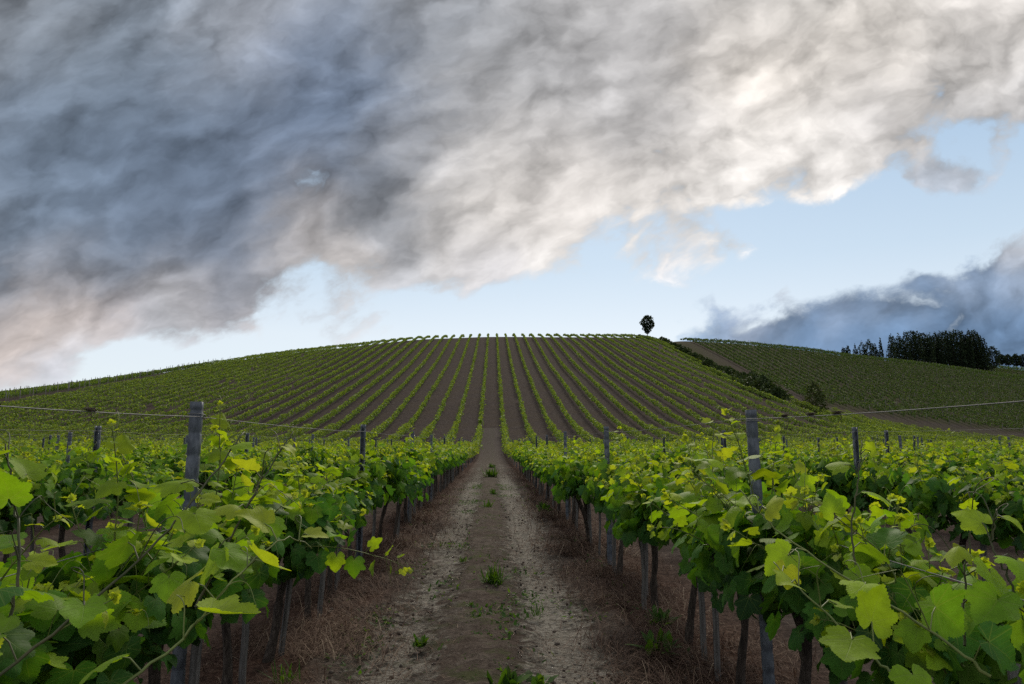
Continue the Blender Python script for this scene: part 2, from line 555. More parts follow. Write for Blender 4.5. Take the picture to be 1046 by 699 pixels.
def mat_simple(name, cols, scale, rough=0.8, bump=0.4, dist=0.01, stretch=(1, 1, 1), spec=0.3, metal=0.0, detail=6):
    m, t, out = new_mat(name)
    mp = t.n('ShaderNodeMapping')
    t.put(mp.inputs[0], t.n('ShaderNodeTexCoord').outputs['Object'])
    mp.inputs['Scale'].default_value = stretch
    n = t.noise(mp.outputs[0], scale, detail, 0.62, 0.3)
    k = len(cols)
    c = t.ramp(n, [(0.30 + 0.40 * i / (k - 1), cc) for i, cc in enumerate(cols)])
    p = t.n('ShaderNodeBsdfPrincipled', Roughness=rough, Metallic=metal)
    p.inputs['Specular IOR Level'].default_value = spec
    t.put(p.inputs['Base Color'], c)
    if bump:
        b = t.n('ShaderNodeBump', Strength=bump, Distance=dist)
        t.put(b.inputs['Height'], t.noise(mp.outputs[0], scale * 2.2, 5, 0.65, 0.2))
        t.put(p.inputs['Normal'], b.outputs[0])
    t.put(out.inputs[0], p.outputs[0])
    return m


M_BARK = mat_simple('vine_bark', [(0.022, 0.017, 0.014), (0.055, 0.042, 0.034), (0.12, 0.098, 0.082)], 26, 0.9, 0.9, 0.02, (3, 3, 0.6))
M_STAKE = mat_simple('grey_stake_wood', [(0.06, 0.056, 0.055), (0.11, 0.105, 0.10), (0.18, 0.17, 0.16)], 30, 0.85, 0.6, 0.006, (4, 4, 0.35))
M_POST = mat_simple('weathered_steel_post', [(0.042, 0.050, 0.064), (0.078, 0.092, 0.115), (0.16, 0.18, 0.21)], 34, 0.6, 0.5, 0.003, (1, 1, 0.4), 0.5, 0.25)
M_WIRE = mat_simple('galvanised_wire', [(0.10, 0.10, 0.11), (0.20, 0.205, 0.21)], 40, 0.6, 0, metal=0.3)
M_STEM = mat_simple('green_shoot', [(0.065, 0.085, 0.025), (0.125, 0.16, 0.04), (0.19, 0.21, 0.06)], 14, 0.5, 0.2, 0.002)
M_CANE = mat_simple('brown_green_cane', [(0.030, 0.040, 0.016), (0.055, 0.06, 0.024), (0.08, 0.075, 0.03)], 12, 0.55, 0.2, 0.002)
M_TENDRIL = mat_simple('dry_tendril', [(0.03, 0.022, 0.018), (0.07, 0.05, 0.04)], 40, 0.9, 0.2)
M_TRUNK = mat_simple('tree_bark', [(0.03, 0.025, 0.02), (0.07, 0.058, 0.046)], 4, 0.9, 0.6)


def mat_soil():
    m, t, out = new_mat('vineyard_soil')
    pos = t.n('ShaderNodeNewGeometry').outputs['Position']
    n1 = t.noise(pos, 0.35, 5, 0.6)
    n2 = t.noise(pos, 3.2, 6, 0.65, 0.4)
    n3 = t.noise(pos, 26.0, 6, 0.7)
    c = t.ramp(n2, [(0.30, (0.032, 0.025, 0.022)), (0.5, (0.056, 0.045, 0.040)), (0.68, (0.098, 0.081, 0.071))])
    c = t.mix(t.mapr(n1, 0.42, 0.62, 0.0, 0.55), c, (0.064, 0.050, 0.038))
    # dry litter under the rows (only close to the path it shows as red brown)
    litter = t.attr('litter')
    lc = t.ramp(n3, [(0.3, (0.040, 0.023, 0.017)), (0.52, (0.080, 0.046, 0.034)), (0.7, (0.14, 0.092, 0.066))])
    c = t.mix(t.m('MULTIPLY', litter, t.mapr(n2, 0.30, 0.55, 0.55, 1.0)), c, lc)
    # sparse green weeds and grassy verges
    green = t.attr('green')
    gn = t.mapr(t.noise(pos, 1.1, 6, 0.7), 0.42, 0.62)
    gc = t.ramp(n3, [(0.3, (0.026, 0.034, 0.013)), (0.55, (0.052, 0.056, 0.022)), (0.75, (0.09, 0.085, 0.042))])
    c = t.mix(t.m('MULTIPLY', green, t.m('ADD', t.m('MULTIPLY', gn, 0.6), 0.4)), c, gc)
    c = t.vm('SCALE', c, scale=t.mapr(n3, 0.3, 0.7, 0.75, 1.25, False))
    p = t.n('ShaderNodeBsdfPrincipled', Roughness=1.0)
    p.inputs['Specular IOR Level'].default_value = 0.02
    t.put(p.inputs['Base Color'], c)
    b = t.n('ShaderNodeBump', Strength=0.8, Distance=0.05)
    t.put(b.inputs['Height'], t.m('ADD', n3, t.m('MULTIPLY', n2, 2.0)))
    t.put(p.inputs['Normal'], b.outputs[0])
    t.put(out.inputs[0], p.outputs[0])
    return m


def mat_path():
    m, t, out = new_mat('path_soil')
    pos = t.n('ShaderNodeNewGeometry').outputs['Position']
    sep = t.n('ShaderNodeSeparateXYZ', i0=pos)
    x = sep.outputs[0]
    n1 = t.noise(pos, 1.6, 6, 0.65, 0.5)
    n2 = t.noise(pos, 9.0, 8, 0.68, 0.5)
    n3 = t.noise(pos, 48.0, 6, 0.75)
    c = t.ramp(t.m('ADD', t.m('MULTIPLY', n2, 0.55), t.m('MULTIPLY', n3, 0.45)), [(0.38, (0.034, 0.026, 0.021)), (0.5, (0.084, 0.067, 0.055)), (0.62, (0.165, 0.136, 0.112))])
    c = t.mix(t.mapr(n1, 0.40, 0.6, 0, 0.45), c, (0.060, 0.041, 0.032))
    # two wheel tracks of pale crusted clay, broken into flakes
    tr = t.attr('track')
    mp = t.n('ShaderNodeMapping')
    t.put(mp.inputs[0], pos)
    mp.inputs['Scale'].default_value = (1.0, 1.9, 1.0)
    wv = t.vm('ADD', mp.outputs[0], t.vm('SCALE', t.noise(pos, 7.0, 4, 0.6, color=True), scale=0.16))
    vor = t.n('ShaderNodeTexVoronoi', {'feature': 'DISTANCE_TO_EDGE'}, Scale=11.0)
    t.put(vor.inputs['Vector'], wv)
    flake = t.mapr(vor.outputs['Distance'], 0.015, 0.10)
    msk = t.mapr(t.m('ADD', tr, t.m('MULTIPLY', t.m('SUBTRACT', n2, 0.5), 4.2)), 0.55, 1.35)
    msk = t.m('MULTIPLY', t.m('MULTIPLY', msk, t.mapr(tr, 0.15, 0.5)), t.mapr(flake, 0, 1, 0.40, 1.0))
    pale = t.ramp(n3, [(0.3, (0.145, 0.130, 0.108)), (0.6, (0.29, 0.268, 0.23)), (0.8, (0.40, 0.375, 0.325))])
    c = t.mix(msk, c, pale)
    # reddish straw litter towards the edges
    ed = t.mapr(t.m('ADD', t.m('ABSOLUTE', x), t.m('MULTIPLY', t.m('SUBTRACT', n1, 0.5), 0.9)), 0.80, 1.12)
    lc = t.ramp(n3, [(0.3, (0.040, 0.023, 0.017)), (0.52, (0.080, 0.046, 0.034)), (0.7, (0.14, 0.092, 0.066))])
    c = t.mix(t.m('MULTIPLY', ed, 0.85), c, lc)
    c = t.mix(t.attr('far'), c, t.ramp(n2, [(0.30, (0.032, 0.025, 0.022)), (0.5, (0.056, 0.045, 0.040)), (0.68, (0.098, 0.081, 0.071))]))
    # thin film of moss and seedlings
    gm = t.m('MULTIPLY', t.mapr(t.noise(pos, 4.0, 7, 0.75), 0.50, 0.64), t.attr('moss'))
    c = t.mix(t.m('MULTIPLY', gm, 0.7), c, (0.060, 0.072, 0.026))
    p = t.n('ShaderNodeBsdfPrincipled', Roughness=0.95)
    p.inputs['Specular IOR Level'].default_value = 0.05
    t.put(p.inputs['Base Color'], c)
    b = t.n('ShaderNodeBump', Strength=1.0, Distance=0.035)
    t.put(b.inputs['Height'], t.m('ADD', t.m('ADD', t.m('MULTIPLY', n2, 1.2), t.m('MULTIPLY', n3, 0.45)), t.m('MULTIPLY', msk, 0.5)))
    t.put(p.inputs['Normal'], b.outputs[0])
    t.put(out.inputs[0], p.outputs[0])
    return m


# ------------------------------------------------------------------ the ground sheet
def spaced(parts):
    out = [np.arange(a, b, s) for a, b, s in parts]
    return np.concatenate(out)


def grid_faces(nx, ny):
    i = np.arange(ny - 1)[:, None] * nx + np.arange(nx - 1)[None]
    return np.stack([i, i + 1, i + nx + 1, i + nx], -1).reshape(-1, 4)


PATH_HALF = 1.12


def ground_detail(x, y):
    """small height of the tilled soil, m; only near the camera"""
    near = np.clip((26 - y) / 14, 0, 1) * np.clip((9 - np.abs(x)) / 4, 0, 1)
    return near * (0.075 * fbm(x * 1.3, y * 1.3, 3, 5) + 0.045 * fbm(x * 6, y * 6, 3, 9))


def build_ground():
    geo = 2.0 * 1.32 ** np.arange(0, 26)
    xs = np.concatenate([-260 - np.cumsum(geo)[::-1], spaced([(-260, -12, 1.6), (-12, -3, 0.3), (-3, 3, 0.07), (3, 12, 0.3), (12, 300, 1.6)]), 300 + np.cumsum(geo)])
    ys = np.concatenate([-12 - np.cumsum(geo)[::-1], spaced([(-12, 0.5, 0.5), (0.5, 9, 0.07), (9, 22, 0.18), (22, 60, 0.6), (60, 470, 1.6)]), 470 + np.cumsum(geo)])
    X, Y = np.meshgrid(xs, ys)
    Z = height(X, Y)
    Z += ground_detail(X, Y)
    inpath = np.clip((PATH_HALF + 0.05 - np.abs(X)) / 0.14, 0, 1) * (Y < 79) * (Y > -6)
    Z -= inpath * 0.09
    # attributes
    litter = np.exp(-((np.abs(np.abs(X) - 1.35)) / 0.55) ** 2) * np.clip((70 - Y) / 40, 0, 1)
    dr = np.abs(((X / SPACING) % 1.0) - 0.5) * SPACING
    litter = np.maximum(litter, 0.5 * np.exp(-(dr / 0.5) ** 2) * np.clip((60 - Y) / 30, 0, 1))
    green = np.zeros_like(X)
    hx = hedge_x(Y)
    strip = np.clip((X - hx + 3) / 3, 0, 1) * np.clip((hx + 13 - X) / 6, 0, 1) * (Y > 70)
    green = np.maximum(green, 0.95 * strip)
    right = np.clip((X - 62) / 3, 0, 1) * (Y > right_start(X))
    green = np.maximum(green, 0.80 * right)
    flat_edge = np.exp(-((Y - right_start(X) + 9) / 6) ** 2) * (X > 46)
    green = np.maximum(green, 0.9 * flat_edge)
    left = np.clip((-80 - X) / 4, 0, 1) * (Y > 70)
    green = np.maximum(green, 0.65 * left)
    ltr = np.exp(-((X + 73.5 + 0.05 * (Y - 140)) / 2.0) ** 2) * (Y > 80)
    green = np.maximum(green, 0.35 * ltr)
    far = np.clip((Y - 225 - np.maximum(X, 0) * 0.25) / 25, 0, 1)
    green = np.maximum(green, far)
    green = np.maximum(green, np.clip((np.abs(X) - 260) / 40, 0, 1))
    V = np.stack([X, Y, Z], -1).reshape(-1, 3)
    o = add_mesh('terrain', V, [grid_faces(len(xs), len(ys))], mat_soil(), attrs={'litter': litter.ravel(), 'green': green.ravel()})
    tag(o, kind='structure')

    # the path between the two middle rows
    xs = np.linspace(-PATH_HALF, PATH_HALF, 96)
    ys = spaced([(-6, 0.8, 0.2), (0.8, 7, 0.028), (7, 16, 0.07), (16, 40, 0.25), (40, 80, 1.0)])
    X, Y = np.meshgrid(xs, ys)
    Z = height(X, Y)
    wob = 0.10 * fbm(Y * 0.25, Y * 0 + 3.3, 3, 41)
    tl, trr = -0.54 + wob, 0.52 + wob
    tk = np.maximum(np.exp(-((X - tl) / 0.30) ** 2) * 1.22, np.exp(-((X - trr) / 0.33) ** 2) * 1.22)
    track = tk * (0.55 + 1.3 * np.clip(0.5 + 1.6 * fbm(X * 0.8, Y * 0.35, 3, 44), 0, 1)) * np.clip((60 - Y) / 45, 0.0, 1)
    moss = np.exp(-(X / 0.35) ** 2) + 0.5 * np.exp(-((X + 0.55) / 0.3) ** 2)
    near = np.clip((45 - Y) / 20, 0, 1)
    Z += near * (0.035 * fbm(X * 2.2, Y * 1.6, 3, 51) + 0.040 * fbm(X * 8, Y * 6, 4, 57, 0.6) + 0.02 * np.abs(fbm(X * 16, Y * 10, 3, 59)))
    Z += -0.035 * tk * near + 0.02 * np.exp(-(X / 0.3) ** 2) * near
    Z -= 0.085 * np.clip((np.abs(X) - PATH_HALF + 0.14) / 0.14, 0, 1) ** 2
    Z += 0.012
    V = np.stack([X, Y, Z], -1).reshape(-1, 3)
    o = add_mesh('dirt_path', V, [grid_faces(len(xs), len(ys))], mat_path(), attrs={'track': track.ravel(), 'far': np.clip((Y - 35) / 35, 0, 1).ravel(), 'moss': np.clip(moss, 0, 1).ravel()})
    tag(o, kind='structure')


def hedge_x(y):
    return np.interp(y, [95, 200], [42.5, 51.0])


def right_start(x):
    return 131 + (np.asarray(x) - 65) * 0.21


build_ground()


def gz(x, y):
    """ground height for small things near the camera"""
    z = float(height(x, y) + ground_detail(np.array(x), np.array(y)))
    return z


# ------------------------------------------------------------------ leaves
HALF = np.array([(0.02, 0.0), (0.06, -0.14), (0.17, -0.27), (0.31, -0.30), (0.44, -0.22), (0.58, -0.10), (0.64, 0.03), (0.52, 0.14),
                 (0.62, 0.25), (0.71, 0.38), (0.68, 0.50), (0.55, 0.53), (0.38, 0.56), (0.37, 0.68), (0.29, 0.79), (0.16, 0.92), (0.0, 1.04)])


def leaf_template(detail):
    h = HALF
    if detail == 2:
        pts = []
        for i, (a, b) in enumerate(zip(h[:-1], h[1:])):
            L = np.linalg.norm(b - a)
            k = max(1, int(round(L / 0.105))) if i > 1 else 1
            nrm = np.array([(b - a)[1], -(b - a)[0]]) / L
            for q in range(k):
                pts.append(a + (b - a) * (q / k))
                if i > 1:
                    pts.append(a + (b - a) * ((q + 0.60) / k) + nrm * 0.040)
        pts.append(h[-1])
        h = np.array(pts)
        step = 0.15
    else:
        h = h[[0, 2, 3, 5, 6, 7, 9, 10, 12, 14, 16]]
        step = 0.34
    out = np.concatenate([h, (h[:-1] * [-1, 1])[::-1]])
    n = len(out)
    inner = []
    yy = -0.25
    r = np.random.default_rng(2)
    row = 0
    while yy < 1.0:
        xx = -0.66 + (step / 2 if row % 2 else 0)
        while xx < 0.67:
            p = np.array([xx, yy]) + r.normal(0, step * 0.08, 2)
            # inside test and clearance
            e0, e1 = out, np.roll(out, -1, 0)
            c = ((e0[:, 1] > p[1]) != (e1[:, 1] > p[1])) & (p[0] < (e1[:, 0] - e0[:, 0]) * (p[1] - e0[:, 1]) / (e1[:, 1] - e0[:, 1] + 1e-12) + e0[:, 0])
            if c.sum() % 2 and np.min(np.linalg.norm(out - p, axis=1)) > step * 0.5:
                inner.append(p)
            xx += step
        yy += step * 0.87
        row += 1
    V = np.concatenate([out, np.array(inner)]) if inner else out
    co, _, fa, _, _, _ = delaunay_2d_cdt([Vector(p) for p in V], [], [list(range(n))], 1, 1e-6)
    co = np.array([tuple(p) for p in co])
    F = np.array([f for f in fa if len(f) == 3])
    # all facing +z
    A, B, C_ = co[F[:, 0]], co[F[:, 1]], co[F[:, 2]]
    neg = (B - A)[:, 0] * (C_ - A)[:, 1] - (B - A)[:, 1] * (C_ - A)[:, 0] < 0
    F[neg] = F[neg][:, ::-1]
    return co, None, [F]


LEAF2 = leaf_template(2)
LEAF1 = leaf_template(1)
# few-sided leaf for masses seen from afar
LEAF0 = (np.array([(0, -0.18), (0.55, -0.12), (0.60, 0.42), (0, 1.0), (-0.60, 0.42), (-0.55, -0.12)], float), None,
         [np.array([(0, 1, 2, 3), (0, 3, 4, 5)])])


def leaves(tmpl, P, D, N, size, age, tone, curl=0.35):
    """P positions (L,3); D tip direction; N normal"""
    T, A, F = tmpl
    L = len(P)
    D = D / (np.linalg.norm(D, axis=1)[:, None] + 1e-9)
    N = N - (N * D).sum(1)[:, None] * D
    N /= np.linalg.norm(N, axis=1)[:, None] + 1e-9
    X = np.cross(D, N)
    x, y = T[:, 0][None], T[:, 1][None]
    r2 = x ** 2 + y ** 2
    fold = rng.uniform(-0.30, 0.55, (L, 1))
    drop = rng.normal(0.18, 0.22, (L, 1)) * curl / 0.35
    wav = rng.uniform(0.03, 0.15, (L, 1)) * curl / 0.35
    ph = rng.uniform(0, 6.28, (L, 1))
    th = np.arctan2(x, y)
    r3 = r2 ** 1.5
    z = fold * np.abs(x) ** 1.3 - drop * r2 + wav * np.sin(2 * th + ph) * r2 * 1.3 + wav * 0.55 * np.sin(5 * th + 2 * ph) * r3 + wav * 0.5 * np.sin(9 * y + 7 * x + ph) * r3
    asym = rng.normal(0, 0.08, (L, 1))
    xx = x * (1 + rng.normal(0, 0.10, (L, 1))) + asym * y * y
    s = size[:, None, None]
    V = P[:, None] + s * (xx[..., None] * X[:, None] + y[..., None] * D[:, None] + z[..., None] * N[:, None])
    n = len(T)
    faces = [(np.arange(L)[:, None, None] * n + f[None]).reshape(-1, f.shape[1]) for f in F]
    at = {'age': np.repeat(np.clip(age, 0, 1), n), 'tone': np.repeat(np.clip(tone, 0, 1), n),
          'lx': np.tile(T[:, 0], L), 'ly': np.tile(T[:, 1], L)}
    return V.reshape(-1, 3), faces, at


class LeafBag:
    def __init__(s):
        s.P, s.D, s.N, s.s, s.a, s.t = [], [], [], [], [], []

    def add(s, p, d, n, size, age, tone=0.5):
        s.P.append(p); s.D.append(d); s.N.append(n); s.s.append(size); s.a.append(age); s.t.append(tone)

    def build(s, name, tmpl, mat, parent, curl=0.35):
        V, F, at = leaves(tmpl, np.array(s.P), np.array(s.D), np.array(s.N), np.array(s.s), np.array(s.a), np.array(s.t), curl)
        return add_mesh(name, V, F, mat, parent, at)


def unit(v):
    v = np.asarray(v, float)
    return v / (np.linalg.norm(v) + 1e-9)


def grow_shoot(bag, tubes, p0, d0, length, bend, r0=0.0042, big=0.094, node=0.050, young=0.0, sides=5, pet=1.0, tend=0.25, droop=0.0):
    """one green shoot with alternate leaves; fills the leaf bag and the stem tubes"""
    n = max(4, int(length / node))
    p = np.array(p0, float)
    d = unit(d0)
    pts = [p.copy()]
    side = rng.choice([-1, 1])
    az = rng.uniform(0, 6.28)
    for i in range(1, n + 1):
        t = i / n
        d = unit(d + bend * 0.10 + rng.normal(0, 0.075, 3) + np.array([0, 0, -droop * 0.06 * t]))
        p = p + d * node * (0.75 if t > 0.8 else 1.0)
        pts.append(p.copy())
        if i < 2:
            continue
        side = -side
        h = unit(np.cross(d, [math.cos(az), math.sin(az), 0.2]))
        az += rng.normal(0, 0.5)
        out = unit(h * side + d * 0.35 + np.array([0, 0, 0.25]) + rng.normal(0, 0.25, 3))
        sz = big * np.interp(t, [0, 0.25, 0.6, 0.85, 1], [0.8, 1.0, 0.85, 0.45, 0.22]) * rng.uniform(0.75, 1.2)
        pl = sz * rng.uniform(0.55, 0.95) * pet
        q = p + out * pl
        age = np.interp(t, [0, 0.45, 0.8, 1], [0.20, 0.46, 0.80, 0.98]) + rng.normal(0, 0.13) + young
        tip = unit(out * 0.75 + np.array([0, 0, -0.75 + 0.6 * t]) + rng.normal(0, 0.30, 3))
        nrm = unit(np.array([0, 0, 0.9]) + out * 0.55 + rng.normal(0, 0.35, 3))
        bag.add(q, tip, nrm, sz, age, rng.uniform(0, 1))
        if tubes is not None:
            mid = (p + q) / 2 + np.array([0, 0, 0.12 * pl])
            tubes.add([p, mid, q], [0.0016, 0.0014, 0.0011], 4, cap=False)
            if rng.random() < tend and t > 0.35:
                # coiling tendril opposite the leaf
                td = unit(-h * side + d * 0.5 + rng.normal(0, 0.3, 3))
                k = np.linspace(0, 1, 9)
                L = rng.uniform(0.06, 0.15)
                e1, e2 = unit(np.cross(td, [0, 0, 1])), np.array([0, 0, 1.0])
                cv = p + td * (L * k)[:, None] + (e2 * (0.45 * L * np.sin(k * 3.4))[:, None]) + e1 * (0.25 * L * (k ** 2) * np.sin(k * 8))[:, None]
                tubes.add(cv, np.linspace(0.0013, 0.0006, 9), 4)
    pts = np.array(pts)
    if tubes is not None:
        tubes.add(pts, np.linspace(r0, r0 * 0.35, len(pts)), sides)
    # unfolding tip
    for _ in range(3):
        bag.add(pts[-1], unit(d + rng.normal(0, 0.5, 3)), rng.normal(0, 1, 3), 0.018 * rng.uniform(0.7, 1.5), 1.0, 0.8)
    return pts


def vine_parts(detail, seed, dense=1.0):
    """foliage bag, stem tubes and trunk tubes of one vine, standing at the origin, row along y"""
    global rng
    rng = np.random.default_rng(seed)
    bag, stems, wood = LeafBag(), Tubes(), Tubes()
    # trunk
    H = rng.uniform(0.58, 0.66)
    lean = rng.normal(0, 0.06, 2)
    k = np.linspace(-0.06, 1, 11)
    tx = lean[0] * k + 0.022 * np.sin(k * 6 + rng.uniform(0, 6)) * k
    ty = lean[1] * 1.5 * k + 0.026 * np.sin(k * 5 + rng.uniform(0, 6)) * k
    tp = np.stack([tx, ty, k * H], -1)
    wood.add(tp, np.interp(k, [-0.06, 0.1, 0.6, 0.9, 1], [0.034, 0.027, 0.022, 0.027, 0.033]) * rng.uniform(0.85, 1.1), 9, 0.13)
    head = tp[-1]
    for sgn in (-1, 1):
        L = rng.uniform(0.30, 0.42)
        kk = np.linspace(0, 1, 7)
        cp = head + np.stack([0.02 * np.sin(kk * 5 + rng.uniform(0, 6)), sgn * L * kk, 0.05 * np.sin(kk * 2.2) + 0.01 * rng.normal(size=7)], -1)
        wood.add(cp, np.linspace(0.019, 0.010, 7), 7, 0.15)
    # shoots
    ns = int(rng.integers(13, 17) * dense)
    for i in range(ns):
        y = head[1] + (-0.42 + 0.84 * (i + 0.5) / ns) + rng.normal(0, 0.05)
        p0 = (head[0] + rng.normal(0, 0.015), y, head[2] + 0.03 + rng.uniform(-0.02, 0.03))
        lx = rng.normal(0, 0.40)
        L = rng.uniform(0.32, 0.66)
        if rng.random() < 0.13:
            L += 0.24
        d0 = (lx, rng.normal(0, 0.25), 1.0)
        bend = np.array([lx * 0.5, rng.normal(0, 0.25), rng.uniform(-0.1, 0.25)])
        grow_shoot(bag, stems, p0, d0, L, bend, young=rng.normal(0.0, 0.05), sides=5 if detail == 2 else 3, tend=0.25 if detail == 2 else 0,
                   droop=rng.uniform(0, 2.2) if abs(lx) > 0.35 else 0)
    # large older leaves that hang about the cordon
    for i in range(int(120 * dense)):
        a = rng.uniform(0, 6.28)
        q = np.array([head[0] + math.cos(a) * rng.uniform(0.10, 0.30), head[1] + rng.uniform(-0.45, 0.45), rng.uniform(0.60, 1.0)])
        out = np.array([np.sign(math.cos(a)) * rng.uniform(0.4, 1), rng.normal(0, 0.35), 0])
        tip = unit(out * 0.5 + np.array([0, 0, -0.9]) + rng.normal(0, 0.25, 3))
        nrm = unit(out * 0.8 + np.array([0, 0, 0.55]) + rng.normal(0, 0.3, 3))
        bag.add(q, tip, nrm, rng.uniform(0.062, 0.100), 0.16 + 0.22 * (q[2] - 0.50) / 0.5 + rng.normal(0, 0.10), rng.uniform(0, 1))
    return bag, stems, wood


def vine_proto(detail, seed, dense=1.0):
    root = empty('grapevine', (0, 0, 0))
    bag, stems, wood = vine_parts(detail, seed, dense)
    wood.build('trunk', M_BARK, root)
    stems.build('shoot_stem', M_STEM, root)
    bag.build('foliage', LEAF2 if detail == 2 else LEAF1, M_LEAF, root)
    return root


def copy_tree(o, parent=None):
    c = o.copy()
    COL.objects.link(c)
    if parent is not None:
        c.parent = parent
    for ch in list(o.children):
        copy_tree(ch, c)
    return c


ORD = ['first', 'second', 'third', 'fourth', 'fifth', 'sixth', 'seventh', 'eighth', 'ninth', 'tenth', 'eleventh', 'twelfth', 'thirteenth',
       'fourteenth', 'fifteenth', 'sixteenth', 'seventeenth', 'eighteenth', 'nineteenth', 'twentieth']
VSP = 0.82


def row_x(k):
    """k = 1,2.. right of the path, -1,-2.. left of it"""
    return (abs(k) - 0.5) * SPACING * (1 if k > 0 else -1)


def row_name(k):
    return '%s row %s of the path' % (ORD[abs(k) - 1], 'right' if k > 0 else 'left')


def in_view(x, y, m=0.6):
    xc = x - CAMX
    return -(0.745 * y) - m < xc < (0.775 * y) + m and y > 0.4


r0 = np.random.default_rng(5)
cand = []
for k in list(range(-16, 0)) + list(range(1, 17)):
    off = 1.30 if abs(k) == 1 else r0.uniform(0, VSP)
    if k == -1:
        off = 1.12
    for j in range(0, 80):
        y = off + j * VSP
        x = row_x(k)
        if in_view(x, y, 0.55):
            cand.append((math.hypot(x, y), k, j, x + r0.normal(0, 0.03), y + r0.normal(0, 0.07)))
cand.sort()
VINES = cand[:300]
REST_DIST = cand[300][0]


def build_vines():
    full = [vine_proto(2, 150 + i, 1.45) for i in range(5)]
    hi = [vine_proto(2, 100 + i, 1.1) for i in range(7)]
    lo = [vine_proto(1, 200 + i) for i in range(7)]
    used = set()
    r = np.random.default_rng(77)
    per_row = {}
    for dist, k, j, x, y in sorted(VINES, key=lambda c: (abs(c[1]), c[1], c[2])):
        per_row.setdefault(k, []).append((dist, k, j, x, y))
    for k, lst in per_row.items():
        for i, (dist, kk, j, x, y) in enumerate(sorted(lst, key=lambda c: c[4])):
            pool = full if dist < 4.6 else hi if dist < 9 else lo
            src = pool[int(r.integers(len(pool)))]
            if id(src) not in used:
                used.add(id(src))
                o = src
            else:
                o = copy_tree(src)
            o.location = (x, y, gz(x, y) - 0.01)
            o.rotation_euler = (0, 0, r.choice([0, math.pi]) + r.normal(0, 0.08))
            s = r.uniform(0.92, 1.10)
            s *= float(np.interp(y, [1.2, 2.8], [0.86, 1.0]))
            low = float(np.interp(y, [1.5, 4.0, 6.5], [1.0, 0.90, 1.0])) if abs(k) == 1 else 1.0
            if k == -1 and 1.9 < y < 3.35:
                low *= 0.93
            o.scale = (s, s, s * r.uniform(0.95, 1.05) * low)
            rn = row_name(k)
            if abs(k) == 1 and i < 14:
                lab = 'leafy grapevine, %s from the camera along the %s' % (ORD[i], rn)
            elif abs(k) == 2 and i < 6:
                lab = 'leafy grapevine, %s one in view along the %s' % (ORD[i], rn)
            elif i == 0:
                lab = 'leafy grapevine at the frame edge end of the %s' % rn
            else:
                lab = 'bright green grapevine farther along the %s' % rn
            g = 'grapevines of the %s' % rn
            tag(o, lab, 'grapevine', g)
    for p in full + hi + lo:
        if id(p) not in used:
            for ch in list(p.children):
                bpy.data.objects.remove(ch)
            bpy.data.objects.remove(p)


build_vines()
rng = np.random.default_rng(31)


# ------------------------------------------------------------------ vines beyond, as masses
def mass(name, rows, per_m, size, mat, zlo, zhi, half, label, age_mu, seed, vine=VSP, tmpl=LEAF0, top_young=0.25):
    """rows: list of (x, y0, y1)"""
    r = np.random.default_rng(seed)
    Ps, tops = [], []
    for (x, ya, yb) in rows:
        n = int((yb - ya) * per_m)
        if n < 1:
            continue
        y = r.uniform(ya, yb, n)
        clump = 0.62 + 0.38 * np.cos((y / vine + x) * 2 * np.pi)
        vig = 0.80 + 0.45 * (vnoise(y / 1.7, np.full(n, x * 7.3), 3) - 0.35)
        keep = r.random(n) < (0.45 + 0.55 * clump) * np.clip(vig + 0.15, 0.2, 1)
        gap = vnoise(y / 2.3, np.full(n, x * 3.1 + 9), 8) > 0.10
        keep &= gap
        y = y[keep]
        n = len(y)
        v = vig[keep]
        u = r.random(n) ** 0.8
        z = zlo + (zhi - zlo) * u * v
        w = half * (0.45 + 0.75 * np.sin(np.pi * np.clip(u, 0.05, 0.95))) * v
        xx = x + r.normal(0, 0.55, n) * w
        zz = height(np.full(n, x), y) + z
        Ps.append(np.stack([xx, y, zz], -1))
        tops.append(u)
    P = np.concatenate(Ps)
    u = np.concatenate(tops)
    n = len(P)
    D = np.stack([r.normal(0, 0.6, n), r.normal(0, 0.6, n), r.normal(-0.25, 0.6, n)], -1)
    N = np.stack([r.normal(0, 0.6, n), r.normal(0, 0.6, n), r.uniform(0.1, 1.2, n)], -1)
    global rng
    rng = r
    V, F, at = leaves(tmpl, P, D, N, size * r.uniform(0.7, 1.3, n), age_mu + top_young * (u - 0.5) + r.normal(0, 0.14, n), r.random(n), 0.35)
    o = add_mesh(name, V, F, mat, None, {k: at[k] for k in ('age', 'tone')})
    tag(o, label, 'grapevines', kind='stuff')
    return o


def rows_range(k0, k1, fa, fb):
    out = []
    for k in range(k0, k1 + 1):
        if k == 0:
            continue
        x = row_x(k)
        a, b = fa(x, k), fb(x, k)
        if b > a + 1:
            out.append((x, a, b))
    return out


def flat_end(x):
    return 74.0 if x < 46 else float(right_start(x)) - 13


# level ground beyond the single vines
def near_limit(x):
    return math.sqrt(max(REST_DIST ** 2 - x * x, 0.0)) if abs(x) < REST_DIST else 0.0


def view_start(x, m=3.0):
    return max(0.0, (abs(x) - m) / 0.80)


mass('valley_vines', rows_range(-26, 18, lambda x, k: max(near_limit(x), view_start(x)), lambda x, k: min(52.0, flat_end(x))),
     200, 0.085, M_FARLEAF, 0.45, 1.38, 0.34, 'bright green vine rows of the level ground beyond the nearest vines', 0.66, 301, tmpl=LEAF0)
mass('valley_vines', rows_range(-34, 40, lambda x, k: max(52.0, view_start(x)), lambda x, k: flat_end(x)),
     120, 0.105, M_FARLEAF, 0.45, 1.36, 0.32, 'yellow green vine rows where the level ground meets the foot of the hill', 0.62, 302)
